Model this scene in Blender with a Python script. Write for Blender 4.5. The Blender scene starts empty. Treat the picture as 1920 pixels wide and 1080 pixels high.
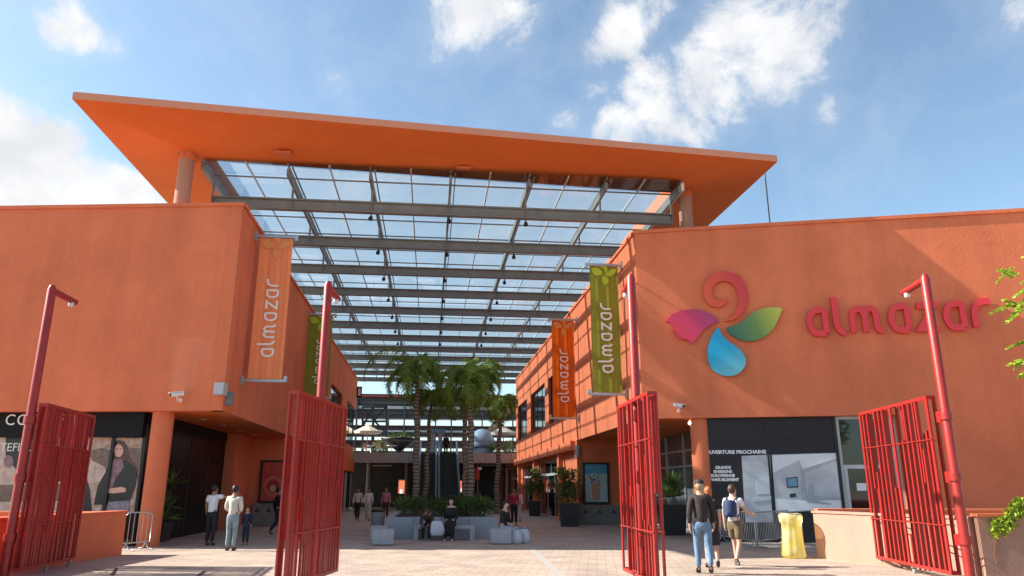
import bpy, math, random
from mathutils import Vector, Matrix
R = math.radians
random.seed(7)
sc = bpy.context.scene
col = sc.collection
# ---------------------------------------------------------------- camera
FPX, PITCH, CAMH = 1382.0, R(15.2), 1.65          # focal length in photo pixels, tilt, eye height
cd = bpy.data.cameras.new('camera'); cam = bpy.data.objects.new('camera', cd); col.objects.link(cam)
cam.location = (0, 0, CAMH); cam.rotation_euler = (R(90) + PITCH, 0, 0)
cd.sensor_width = 36; cd.lens = 36 * FPX / 1920; cd.clip_end = 2000; cd.clip_start = 0.05
sc.camera = cam

def ray(px, py):
    u = (px - 960) / FPX; v = (py - 540) / FPX
    return Vector((u, math.cos(PITCH) + v * math.sin(PITCH), math.sin(PITCH) - v * math.cos(PITCH)))
CAMP = Vector((0, 0, CAMH))
def onz(px, py, z):
    r = ray(px, py); return CAMP + r * ((z - CAMH) / r.z)
def at(px, py, Y):
    r = ray(px, py); return CAMP + r * (Y / r.y)

# ---------------------------------------------------------------- sun and sky
SUN_EL, SUN_A = 36.0, 3.4                          # degrees; sun to the left and a little beyond the facades
sdir = Vector((-math.cos(R(SUN_EL)) * math.cos(R(SUN_A)), math.cos(R(SUN_EL)) * math.sin(R(SUN_A)), math.sin(R(SUN_EL))))
sl = bpy.data.lights.new('sun', 'SUN'); so = bpy.data.objects.new('sun', sl); col.objects.link(so)
sl.energy = 5.0; sl.angle = R(0.53); sl.color = (1.0, 0.93, 0.83)
so.rotation_euler = sdir.to_track_quat('Z', 'Y').to_euler(); so.location = (-40, 10, 40)

w = bpy.data.worlds.new('World'); sc.world = w; w.use_nodes = True
nt = w.node_tree; nt.nodes.clear()
def N(t, **kw):
    n = nt.nodes.new(t)
    for k, v in kw.items(): setattr(n, k, v)
    return n
L = lambda a, b: nt.links.new(a, b)
out = N('ShaderNodeOutputWorld'); bg = N('ShaderNodeBackground'); L(bg.outputs[0], out.inputs[0])
sky = N('ShaderNodeTexSky', sky_type='NISHITA', sun_disc=False)
sky.sun_elevation = R(SUN_EL); sky.sun_rotation = math.atan2(sdir.x, sdir.y)
sky.air_density = 1.0; sky.dust_density = 1.2; sky.ozone_density = 1.0; sky.altitude = 400
tc = N('ShaderNodeTexCoord')
def math_n(op, a, b=None, clamp=False):
    m = N('ShaderNodeMath', operation=op); m.use_clamp = clamp
    for i, x in enumerate((a, b)):
        if x is None: continue
        if isinstance(x, (int, float)): m.inputs[i].default_value = x
        else: L(x, m.inputs[i])
    return m.outputs[0]
nz0 = N('ShaderNodeTexNoise'); nz0.inputs['Scale'].default_value = 5.0; nz0.inputs['Detail'].default_value = 3
L(tc.outputs['Generated'], nz0.inputs['Vector'])
mixv = N('ShaderNodeVectorMath', operation='MULTIPLY_ADD')
L(nz0.outputs['Color'], mixv.inputs[0]); mixv.inputs[1].default_value = (.12, .12, .12); L(tc.outputs['Generated'], mixv.inputs[2])
# clouds: clusters in the sky, (direction as seen in the photo, angular radius in photo pixels, weight)
CL = [(-110, 260, 170, 1.25), (40, 330, 130, 1.25), (165, 385, 105, 1.2), (235, 400, 55, 1), (20, 200, 50, .9), (130, 22, 50, .95), (165, 40, 40, .95), (215, 62, 32, .85),
      (95, 150, 30, .55), (5, 98, 26, .7), (905, 25, 85, .85), (960, 10, 60, .8), (850, 10, 50, .8), (925, 70, 40, .6), (630, 178, 36, .62),
      (1165, 62, 66, .95), (1210, 35, 40, .8), (1400, 80, 110, .95), (1500, 60, 90, .9), (1345, 150, 95, .95), (1450, 150, 80, .85),
      (1250, 205, 90, 1), (1190, 245, 70, .95), (1310, 245, 50, .9), (1150, 165, 36, .7), (1570, 198, 45, .8), (1600, 125, 28, .6),
      (1540, 120, 60, .7), (1890, 25, 62, .85), (1822, 76, 26, .6), (1800, 0, 40, .5), (1100, 250, 50, .7),
      (700, 420, 200, .45), (1000, 430, 200, .5), (850, 520, 160, .4), (1000, 560, 120, .5), (560, 640, 260, .4),
      (-1500, 100, 500, 1.0), (3000, -100, 380, .9), (900, -1200, 380, .8)]
acc = None
for (px, py, r, wgt) in CL:
    c = ray(px, py).normalized()
    d = N('ShaderNodeVectorMath', operation='DISTANCE'); L(mixv.outputs[0], d.inputs[0])
    d.inputs[1].default_value = (c.x + .06, c.y + .06, c.z + .06)
    mr = N('ShaderNodeMapRange', interpolation_type='SMOOTHSTEP'); L(d.outputs['Value'], mr.inputs[0])
    mr.inputs[1].default_value = (1.75 if wgt < 1.1 else 1.25) * r / 1450; mr.inputs[2].default_value = (.2 if wgt < 1.1 else .5) * r / 1450
    mr.inputs[3].default_value = 0; mr.inputs[4].default_value = wgt
    acc = mr.outputs[0] if acc is None else math_n('MAXIMUM', acc, mr.outputs[0])
nz = N('ShaderNodeTexNoise'); nz.inputs['Scale'].default_value = 8.0; nz.inputs['Detail'].default_value = 13; nz.inputs['Roughness'].default_value = .68; nz.inputs['Distortion'].default_value = .35
L(tc.outputs['Generated'], nz.inputs['Vector'])
nn = math_n('MULTIPLY', math_n('SUBTRACT', nz.outputs['Fac'], .5), 2.6)
dens = math_n('ADD', acc, nn)
mr = N('ShaderNodeMapRange', interpolation_type='SMOOTHSTEP'); L(dens, mr.inputs[0]); mr.inputs[1].default_value = .40; mr.inputs[2].default_value = 1.15
wisp = N('ShaderNodeMapRange'); L(dens, wisp.inputs[0]); wisp.inputs[1].default_value = -.05; wisp.inputs[2].default_value = 1.0; wisp.inputs[4].default_value = .22
fac = math_n('MAXIMUM', mr.outputs[0], wisp.outputs[0])
mx = N('ShaderNodeMix', data_type='RGBA'); L(fac, mx.inputs[0]); 
hs = N('ShaderNodeHueSaturation'); hs.inputs['Saturation'].default_value = .92; hs.inputs['Value'].default_value = 1.0
tint = N('ShaderNodeVectorMath', operation='MULTIPLY'); tint.inputs[1].default_value = (.90, 1.04, 1.02); L(sky.outputs[0], tint.inputs[0]); L(tint.outputs[0], hs.inputs['Color']); L(hs.outputs[0], mx.inputs[6]); 
nz3 = N('ShaderNodeTexNoise'); nz3.inputs['Scale'].default_value = 14; nz3.inputs['Detail'].default_value = 6; L(tc.outputs['Generated'], nz3.inputs['Vector'])
cr_ = N('ShaderNodeValToRGB'); L(nz3.outputs['Fac'], cr_.inputs[0]); cr_.color_ramp.elements[0].position = .35; cr_.color_ramp.elements[1].position = .65
cr_.color_ramp.elements[0].color = (.78, .80, .84, 1); cr_.color_ramp.elements[1].color = (1, 1, 1, 1)
csc = N('ShaderNodeVectorMath', operation='SCALE'); L(cr_.outputs[0], csc.inputs[0]); csc.inputs['Scale'].default_value = 4.6; L(csc.outputs[0], mx.inputs[7])
L(mx.outputs[2], bg.inputs[0]); bg.inputs[1].default_value = 0.107
sc.view_settings.view_transform = 'Standard'; sc.view_settings.look = 'None'
sc.view_settings.exposure = 1.10; sc.view_settings.gamma = 1.0
sc.render.engine = 'CYCLES'
sc.cycles.max_bounces = 8; sc.cycles.transparent_max_bounces = 16; sc.cycles.caustics_reflective = False; sc.cycles.caustics_refractive = False

# ---------------------------------------------------------------- materials
MATS = {}
def mat(name, color, rough=.7, metal=0.0, var=0.0, vscale=3.0, bump=0.0, bscale=60.0, color2=None, spec=.5, emit=None, coat=0.0):
    if name in MATS: return MATS[name]
    m = bpy.data.materials.new(name); m.use_nodes = True; t = m.node_tree
    b = t.nodes['Principled BSDF']
    b.inputs['Roughness'].default_value = rough; b.inputs['Metallic'].default_value = metal
    b.inputs['Specular IOR Level'].default_value = spec; b.inputs['Coat Weight'].default_value = coat
    c = (*color, 1)
    b.inputs['Base Color'].default_value = c
    g = t.nodes.new('ShaderNodeTexCoord')
    if var or color2:
        n = t.nodes.new('ShaderNodeTexNoise'); n.inputs['Scale'].default_value = vscale; n.inputs['Detail'].default_value = 8; n.inputs['Roughness'].default_value = .6
        t.links.new(g.outputs['Object'], n.inputs['Vector'])
        r = t.nodes.new('ShaderNodeValToRGB'); t.links.new(n.outputs['Fac'], r.inputs[0])
        c2 = color2 or tuple(x * (1 - var) for x in color)
        r.color_ramp.elements[0].position = .3; r.color_ramp.elements[1].position = .7
        r.color_ramp.elements[0].color = (*c2, 1); r.color_ramp.elements[1].color = tuple(min(1, x * (1 + var * .5)) for x in color) + (1,)
        t.links.new(r.outputs[0], b.inputs['Base Color'])
    if bump:
        n2 = t.nodes.new('ShaderNodeTexNoise'); n2.inputs['Scale'].default_value = bscale; n2.inputs['Detail'].default_value = 5
        t.links.new(g.outputs['Object'], n2.inputs['Vector'])
        bp = t.nodes.new('ShaderNodeBump'); bp.inputs['Strength'].default_value = bump; bp.inputs['Distance'].default_value = .02
        t.links.new(n2.outputs['Fac'], bp.inputs['Height']); t.links.new(bp.outputs[0], b.inputs['Normal'])
    if emit:
        b.inputs['Emission Color'].default_value = c; b.inputs['Emission Strength'].default_value = emit
    MATS[name] = m; return m

def plaster(name, c, streak=.10):
    """trowelled, weathered render: broad patches, vertical rain streaks, fine trowel marks"""
    m = bpy.data.materials.new(name); m.use_nodes = True; t = m.node_tree; b = t.nodes['Principled BSDF']
    b.inputs['Roughness'].default_value = .9; b.inputs['Specular IOR Level'].default_value = .2
    g = t.nodes.new('ShaderNodeTexCoord')
    def noise(scale, vec_scale=(1, 1, 1), detail=6, rough=.6, dist=0):
        mp = t.nodes.new('ShaderNodeMapping'); mp.inputs['Scale'].default_value = vec_scale
        n = t.nodes.new('ShaderNodeTexNoise'); n.inputs['Scale'].default_value = scale; n.inputs['Detail'].default_value = detail
        n.inputs['Roughness'].default_value = rough; n.inputs['Distortion'].default_value = dist
        t.links.new(g.outputs['Object'], mp.inputs[0]); t.links.new(mp.outputs[0], n.inputs['Vector']); return n.outputs['Fac']
    def ramp(x, a, bb, p0=.3, p1=.7):
        r = t.nodes.new('ShaderNodeMapRange'); t.links.new(x, r.inputs[0]); r.inputs[1].default_value = p0; r.inputs[2].default_value = p1
        r.inputs[3].default_value = a; r.inputs[4].default_value = bb; return r.outputs[0]
    f1 = ramp(noise(.45), 1 - streak, 1 + streak * .7)
    f2 = ramp(noise(1.6, (1, 1, .12), 5), 1 - streak * .6, 1 + streak * .5)
    f3 = ramp(noise(9, dist=1.5), 1 - streak * .45, 1 + streak * .45)
    def mul(a, bb):
        mm = t.nodes.new('ShaderNodeMath'); mm.operation = 'MULTIPLY'; t.links.new(a, mm.inputs[0]); t.links.new(bb, mm.inputs[1]); return mm.outputs[0]
    f = mul(mul(f1, f2), f3)
    vm = t.nodes.new('ShaderNodeVectorMath'); vm.operation = 'SCALE'; vm.inputs[0].default_value = c; t.links.new(f, vm.inputs['Scale'])
    t.links.new(vm.outputs[0], b.inputs['Base Color'])
    bp = t.nodes.new('ShaderNodeBump'); bp.inputs['Strength'].default_value = .55; bp.inputs['Distance'].default_value = .02
    t.links.new(noise(14, dist=1.2, detail=9), bp.inputs['Height']); t.links.new(bp.outputs[0], b.inputs['Normal'])
    MATS[name] = m; return m

PL = plaster('orange_render', (.70, .192, .092), .13)
PLD = plaster('deep_orange_render', (.74, .165, .040), .05)
PLW = plaster('pale_terracotta_render', (.44, .25, .19), .10)
RED = mat('red_gloss_paint', (.38, .017, .015), .42, color2=(.24, .022, .016), var=.1, vscale=7, bump=.12, bscale=30)
STEEL = mat('painted_grey_steel', (.22, .215, .205), .5, var=.2, vscale=2)
ALU = mat('brushed_metal', (.45, .46, .47), .4, metal=.8, var=.15)
LALU = mat('pale_window_frame', (.5, .5, .5), .45)
DARK = mat('dark_board', (.010, .010, .012), .6, spec=.15)
CHAR = mat('charcoal_panel', (.030, .027, .033), .45, var=.2, spec=.25)
BLACK = mat('black_plastic', (.012, .012, .014), .5)
WHITE = mat('white_paint', (.8, .8, .78), .6)
TXT = mat('white_lettering', (.85, .84, .82), .6)
GLASSD = mat('dark_shop_glass', (.012, .014, .016), .06, spec=.6)
CONC = mat('pale_concrete', (.38, .38, .40), .85, var=.15, vscale=5, bump=.2, bscale=40)
GRAN = mat('grey_granite', (.36, .37, .40), .6, color2=(.24, .25, .28), vscale=35, var=.1)
PLASTW = mat('white_plastic', (.75, .74, .72), .5)
def skin_tone(i): return mat('skin_%d' % i, [(.42, .24, .16), (.55, .34, .25), (.30, .17, .11)][i], .55)

def roof_glass():
    m = bpy.data.materials.new('roof_glass'); m.use_nodes = True; t = m.node_tree; t.nodes.clear()
    o = t.nodes.new('ShaderNodeOutputMaterial'); mx = t.nodes.new('ShaderNodeMixShader')
    tr = t.nodes.new('ShaderNodeBsdfTransparent'); gl = t.nodes.new('ShaderNodeBsdfGlossy'); fr = t.nodes.new('ShaderNodeFresnel')
    g = t.nodes.new('ShaderNodeTexCoord'); n = t.nodes.new('ShaderNodeTexNoise'); n.inputs['Scale'].default_value = .6; n.inputs['Detail'].default_value = 6
    r = t.nodes.new('ShaderNodeValToRGB'); r.color_ramp.elements[0].color = (.46, .56, .60, 1); r.color_ramp.elements[1].color = (.62, .72, .76, 1)
    t.links.new(g.outputs['Object'], n.inputs['Vector']); t.links.new(n.outputs['Fac'], r.inputs[0]); t.links.new(r.outputs[0], tr.inputs['Color'])
    gl.inputs['Roughness'].default_value = .03; fr.inputs['IOR'].default_value = 1.45
    t.links.new(fr.outputs[0], mx.inputs[0]); t.links.new(tr.outputs[0], mx.inputs[1]); t.links.new(gl.outputs[0], mx.inputs[2])
    tl = t.nodes.new('ShaderNodeBsdfTranslucent'); tl.inputs[0].default_value = (.55, .62, .66, 1); m2 = t.nodes.new('ShaderNodeMixShader'); m2.inputs[0].default_value = .16; t.links.new(mx.outputs[0], m2.inputs[1]); t.links.new(tl.outputs[0], m2.inputs[2]); t.links.new(m2.outputs[0], o.inputs[0])
    return m
RGLASS = roof_glass()

def leaf_mat(name, c1, c2, trans=.35):
    m = bpy.data.materials.new(name); m.use_nodes = True; t = m.node_tree; b = t.nodes['Principled BSDF']
    o = t.nodes['Material Output']
    g = t.nodes.new('ShaderNodeNewGeometry'); r = t.nodes.new('ShaderNodeValToRGB')
    r.color_ramp.elements[0].color = (*c1, 1); r.color_ramp.elements[1].color = (*c2, 1)
    t.links.new(g.outputs['Random Per Island'], r.inputs[0]); t.links.new(r.outputs[0], b.inputs['Base Color']); b.inputs['Roughness'].default_value = .5
    tl = t.nodes.new('ShaderNodeBsdfTranslucent'); t.links.new(r.outputs[0], tl.inputs[0])
    ms = t.nodes.new('ShaderNodeMixShader'); ms.inputs[0].default_value = trans
    t.links.new(b.outputs[0], ms.inputs[1]); t.links.new(tl.outputs[0], ms.inputs[2]); t.links.new(ms.outputs[0], o.inputs[0])
    MATS[name] = m; return m
FROND = leaf_mat('palm_leaf', (.09, .18, .02), (.36, .46, .08), .5)
HEDGE = leaf_mat('hedge_leaf', (.03, .07, .012), (.08, .15, .03))
BUSH = leaf_mat('bush_leaf', (.05, .10, .02), (.20, .27, .06))
YLEAF = leaf_mat('yellow_green_leaf', (.22, .34, .03), (.50, .60, .07), .4)
def ringed_trunk():
    m = mat('palm_trunk', (.24, .19, .14), .9, color2=(.10, .075, .05), vscale=6, var=.1, bump=.6, bscale=25); t = m.node_tree; b = t.nodes['Principled BSDF']
    g = t.nodes.new('ShaderNodeTexCoord'); wv = t.nodes.new('ShaderNodeTexWave'); wv.bands_direction = 'Z'; wv.inputs['Scale'].default_value = 2.2; wv.inputs['Distortion'].default_value = 6; wv.inputs['Detail'].default_value = 3
    t.links.new(g.outputs['Object'], wv.inputs['Vector']); r = t.nodes.new('ShaderNodeValToRGB'); t.links.new(wv.outputs['Fac'], r.inputs[0])
    r.color_ramp.elements[0].color = (.10, .07, .05, 1); r.color_ramp.elements[1].color = (.30, .23, .17, 1); r.color_ramp.elements[0].position = .3; t.links.new(r.outputs[0], b.inputs['Base Color']); return m
TRUNK = ringed_trunk()

# ---------------------------------------------------------------- mesh builder
class MB:
    def __init__(s): s.v = []; s.f = []; s.sm = []
    def add(s, vs, fs, smooth=False):
        o = len(s.v); s.v += [tuple(v) for v in vs]
        for f in fs: s.f.append(tuple(i + o for i in f)); s.sm.append(smooth)
    def hexa(s, a, b):
        """a,b: two quads (lists of 4 points) joined into a box"""
        s.add(list(a) + list(b), [(3, 2, 1, 0), (4, 5, 6, 7), (0, 1, 5, 4), (1, 2, 6, 5), (2, 3, 7, 6), (3, 0, 4, 7)])
    def box(s, c, size, rot=0, ax=None):
        c = Vector(c); hx, hy, hz = size[0] / 2, size[1] / 2, size[2] / 2
        if ax: X, Y, Z = ax
        else: X = Vector((math.cos(rot), math.sin(rot), 0)); Y = Vector((-math.sin(rot), math.cos(rot), 0)); Z = Vector((0, 0, 1))
        q = lambda i, j, k: c + X * hx * i + Y * hy * j + Z * hz * k
        s.hexa([q(-1, -1, -1), q(1, -1, -1), q(1, 1, -1), q(-1, 1, -1)], [q(-1, -1, 1), q(1, -1, 1), q(1, 1, 1), q(-1, 1, 1)])
    def bar(s, p0, p1, wx, wy, up=(0, 0, 1)):
        p0 = Vector(p0); p1 = Vector(p1); d = (p1 - p0); l = d.length; d.normalize(); u = Vector(up)
        if abs(d.dot(u)) > .95: u = Vector((0, 1, 0))
        X = d.cross(u).normalized(); Y = X.cross(d).normalized()
        s.box((p0 + p1) / 2, (wx, wy, l), ax=(X, Y, d))
    def tube(s, pts, rad, n=10, cap=True, smooth=True):
        pts = [Vector(p) for p in pts]; m = len(pts)
        if not isinstance(rad, (list, tuple)): rad = [rad] * m
        prev = None; rings = []
        for i, p in enumerate(pts):
            d = (pts[min(i + 1, m - 1)] - pts[max(i - 1, 0)]).normalized()
            if prev is None:
                u = Vector((0, 0, 1)) if abs(d.z) < .9 else Vector((1, 0, 0)); X = d.cross(u).normalized()
            else: X = (prev - d * prev.dot(d)).normalized()
            prev = X; Y = d.cross(X)
            rings.append([p + (X * math.cos(2 * math.pi * k / n) + Y * math.sin(2 * math.pi * k / n)) * rad[i] for k in range(n)])
        vs = [v for r in rings for v in r]; fs = []
        for i in range(m - 1):
            for k in range(n): fs.append((i * n + k, i * n + (k + 1) % n, (i + 1) * n + (k + 1) % n, (i + 1) * n + k))
        s.add(vs, fs, smooth)
        if cap: s.add(rings[0], [tuple(range(n))[::-1]]); s.add(rings[-1], [tuple(range(n))])
    def lathe(s, prof, c=(0, 0, 0), n=16, smooth=True, sx=1, sy=1):
        c = Vector(c); vs = []; fs = []; m = len(prof)
        for (r, z) in prof:
            for k in range(n): a = 2 * math.pi * k / n; vs.append(c + Vector((r * math.cos(a) * sx, r * math.sin(a) * sy, z)))
        for i in range(m - 1):
            for k in range(n): fs.append((i * n + k, i * n + (k + 1) % n, (i + 1) * n + (k + 1) % n, (i + 1) * n + k))
        s.add(vs, fs, smooth); s.add(vs[:n], [tuple(range(n))[::-1]]); s.add(vs[-n:], [tuple(range(n))])
    def prism(s, poly, ext):
        """closed 3D polygon pushed along ext (poly = front face)"""
        poly = [Vector(p) for p in poly]; ext = Vector(ext); n = len(poly)
        s.add(poly + [p + ext for p in poly], [tuple(range(n)), tuple(range(2 * n - 1, n - 1, -1))] + [(i + n, (i + 1) % n + n, (i + 1) % n, i) for i in range(n)])
    def quad(s, *p): s.add(p, [tuple(range(len(p)))])
    def build(s, name, m, parent=None, loc=None):
        me = bpy.data.meshes.new(name)
        org = Vector(loc) if loc is not None else (parent.matrix_world.translation if parent else Vector((0, 0, 0)))
        if loc is None and parent is None and s.v:
            n = len(s.v); org = Vector((sum(v[0] for v in s.v) / n, sum(v[1] for v in s.v) / n, min(v[2] for v in s.v)))
        me.from_pydata([(v[0] - org.x, v[1] - org.y, v[2] - org.z) for v in s.v], [], s.f)
        me.polygons.foreach_set('use_smooth', s.sm); me.materials.append(m); me.update()
        o = bpy.data.objects.new(name, me); col.objects.link(o)
        if parent:
            o.parent = parent; o.location = org - WORLD[parent.name]; WORLD[o.name] = org.copy()
        else: o.location = org; WORLD[o.name] = org.copy()
        return o
WORLD = {}     # world positions of objects (nothing is rotated when built)

def tag(o, label=None, cat=None, group=None, kind=None):
    if label: o['label'] = label
    if cat: o['category'] = cat
    if group: o['group'] = group
    if kind: o['kind'] = kind
    return o
def thing(name, loc, label, cat, group=None):
    o = bpy.data.objects.new(name, None); col.objects.link(o); o.location = loc; o.empty_display_size = .2
    WORLD[o.name] = Vector(loc); o.matrix_world = Matrix.Translation(Vector(loc)); return tag(o, label, cat, group)
def copy_tree(o, parent=None):
    c = o.copy(); col.objects.link(c)
    if parent: c.parent = parent
    WORLD[c.name] = WORLD.get(o.name, Vector(o.location)).copy()
    for ch in list(CH.get(o.name, [])) or [x for x in col.objects if x.parent == o]: copy_tree(ch, c)
    return c
CH = {}
# MB.build with parent uses WORLD of parent
def _fix(parent): return WORLD[parent.name]
_old = MB.build
def build(s, name, m, parent=None, loc=None):
    if parent is not None and loc is None: loc = WORLD[parent.name]
    return _old(s, name, m, parent, loc)
MB.build = build

# ---------------------------------------------------------------- wall frames: (u along, z up, off outward)
class Frame:
    def __init__(s, o, u, n): s.o = Vector((o[0], o[1], 0)); s.u = Vector((u[0], u[1], 0)).normalized(); s.n = Vector((n[0], n[1], 0)).normalized()
    def p(s, u, z, off=0.): return s.o + s.u * u + s.n * off + Vector((0, 0, z))
    def px(s, x, y, off=0.):
        r = ray(x, y); o = s.o + s.n * off; t = (o - CAMP).dot(s.n) / r.dot(s.n); q = CAMP + r * t
        return ((q - s.o).dot(s.u), q.z)
    def box(s, mb, u0, u1, z0, z1, o0, o1):
        mb.hexa([s.p(u0, z0, o0), s.p(u1, z0, o0), s.p(u1, z1, o0), s.p(u0, z1, o0)], [s.p(u0, z0, o1), s.p(u1, z0, o1), s.p(u1, z1, o1), s.p(u0, z1, o1)])
    def poly(s, mb, pts, o0, o1):                  # pts in (u,z); front at o1
        mb.prism([s.p(a, b, o1) for a, b in pts], s.n * (o0 - o1))
    def pxpoly(s, mb, pts, o0, o1): s.poly(mb, [s.px(x, y, o1) for x, y in pts], o0, o1)
    def wall(s, mb, u0, u1, z0, z1, o0, o1, holes=()):
        us = sorted({u0, u1} | {h[0] for h in holes} | {h[1] for h in holes}); zs = sorted({z0, z1} | {h[2] for h in holes} | {h[3] for h in holes})
        nu, nz_ = len(us) - 1, len(zs) - 1
        def solid(i, j):
            if i < 0 or j < 0 or i >= nu or j >= nz_: return False
            cu, cz = (us[i] + us[i + 1]) / 2, (zs[j] + zs[j + 1]) / 2
            return not any(h[0] < cu < h[1] and h[2] < cz < h[3] for h in holes)
        for i in range(nu):
            for j in range(nz_):
                if not solid(i, j): continue
                a, b, c, d = us[i], us[i + 1], zs[j], zs[j + 1]; P = s.p
                for o in (o0, o1): mb.quad(P(a, c, o), P(b, c, o), P(b, d, o), P(a, d, o))
                if not solid(i - 1, j): mb.quad(P(a, c, o0), P(a, c, o1), P(a, d, o1), P(a, d, o0))
                if not solid(i + 1, j): mb.quad(P(b, c, o0), P(b, c, o1), P(b, d, o1), P(b, d, o0))
                if not solid(i, j - 1): mb.quad(P(a, c, o0), P(a, c, o1), P(b, c, o1), P(b, c, o0))
                if not solid(i, j + 1): mb.quad(P(a, d, o0), P(a, d, o1), P(b, d, o1), P(b, d, o0))

D = Vector((-math.sin(R(6.2)), math.cos(R(6.2)), 0)); LA = Vector((D.y, -D.x, 0))   # mall axis, across
def C(s, l, z=0.): return D * s + LA * l + Vector((0, 0, z))
ZS, ZT = 3.9, 10.45                                # soffit, parapet
cl = at(456, 380, 22.3); cr = at(1190, 445, 25.0)
LL, LR = cl.dot(LA), cr.dot(LA); SL0, SR0 = cl.dot(D), cr.dot(D)
FL = Frame(cl, (-1, .04), (-.04, -1)); FR = Frame(cr, (1, -.175), (-.175, -1))
WL = Frame(cl, D, LA); WR = Frame(cr, D, -LA)
S_END = 62.0; S_BACK = 36.0; RL, RRT = -8.7, 10.15   # recess lines
S_OUT_L = S_END - SL0; S_OUT_R = S_END - SR0

# stroked lettering -----------------------------------------------------------
GLY = {'a': (1.12, [[(.86, .98), (.50, .98), (.26, .88), (.12, .5), (.26, .12), (.50, .02), (.86, .02)], [(.86, .98), (.86, .02)]]),
       'l': (.62, [[(.10, 1.5), (.12, .5), (.2, .18), (.36, .03), (.50, .0)]]),
       'm': (1.62, [[(.12, 0), (.12, .62), (.2, .86), (.40, .97), (.6, .86), (.68, .62), (.68, 0)], [(.68, .62), (.78, .86), (.96, .97), (1.14, .86), (1.2, .62), (1.2, .25), (1.28, .08), (1.42, 0)]]),
       'z': (1.08, [[(.08, .97), (.86, .97), (.14, .04), (.96, .02)]]),
       'r': (.95, [[(.12, 0), (.12, .55), (.22, .85), (.45, 1.0), (.85, 1.04)]])}
def stroke(mb, pts, wd, P, ext, eps=0.):
    """flat band of width wd along 2D pts, mapped by P(a,b,e) to 3D, thickened by ext"""
    n = len(pts); Lf = []; Rt = []
    for i in range(n):
        a = Vector(pts[max(i - 1, 0)]); b = Vector(pts[i]); c = Vector(pts[min(i + 1, n - 1)])
        d1 = (b - a).normalized() if i > 0 else (c - b).normalized(); d2 = (c - b).normalized() if i < n - 1 else d1
        nn_ = Vector((-(d1 + d2).y, (d1 + d2).x)).normalized(); k = 1 / max(.45, nn_.dot(Vector((-d1.y, d1.x))))
        ww = wd if not isinstance(wd, (list, tuple)) else wd[i]
        Lf.append(b + nn_ * ww / 2 * k); Rt.append(b - nn_ * ww / 2 * k)
    fr = [P(p.x, p.y, eps) for p in Lf + Rt]; ex = Vector(ext); bk = [Vector(p) + ex for p in fr]
    fs = []
    for i in range(n - 1):
        fs += [(i, i + 1, n + i + 1, n + i), (2 * n + i + 1, 2 * n + i, 3 * n + i, 3 * n + i + 1), (i + 1, i, 2 * n + i, 2 * n + i + 1), (n + i, n + i + 1, 3 * n + i + 1, 3 * n + i)]
    fs += [(0, n, 3 * n, 2 * n), (2 * n - 1, n - 1, 3 * n - 1, 4 * n - 1)]
    mb.add([tuple(p) for p in fr] + [tuple(p) for p in bk], fs)
def word_width(word): return sum(GLY[c][0] for c in word) + .12 * (len(word) - 1)
def text_mesh(txt, size, P, m, name, parent, thick=.01, bold=0.0, space=1.0):
    """built-in font lettering as a mesh; P(a,b,off) maps to world"""
    cu = bpy.data.curves.new('t', 'FONT'); cu.body = txt; cu.size = size; cu.extrude = 0; cu.offset = bold; cu.space_character = space; cu.resolution_u = 3
    o = bpy.data.objects.new('t', cu); col.objects.link(o); dg = bpy.context.evaluated_depsgraph_get(); dg.update()
    me = bpy.data.meshes.new_from_object(o.evaluated_get(dg)); bpy.data.objects.remove(o)
    mb = MB(); mb.add([P(v.co.x, v.co.y, thick) for v in me.vertices], [tuple(p.vertices) for p in me.polygons])
    bpy.data.meshes.remove(me); return mb.build(name, m, parent)
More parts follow.
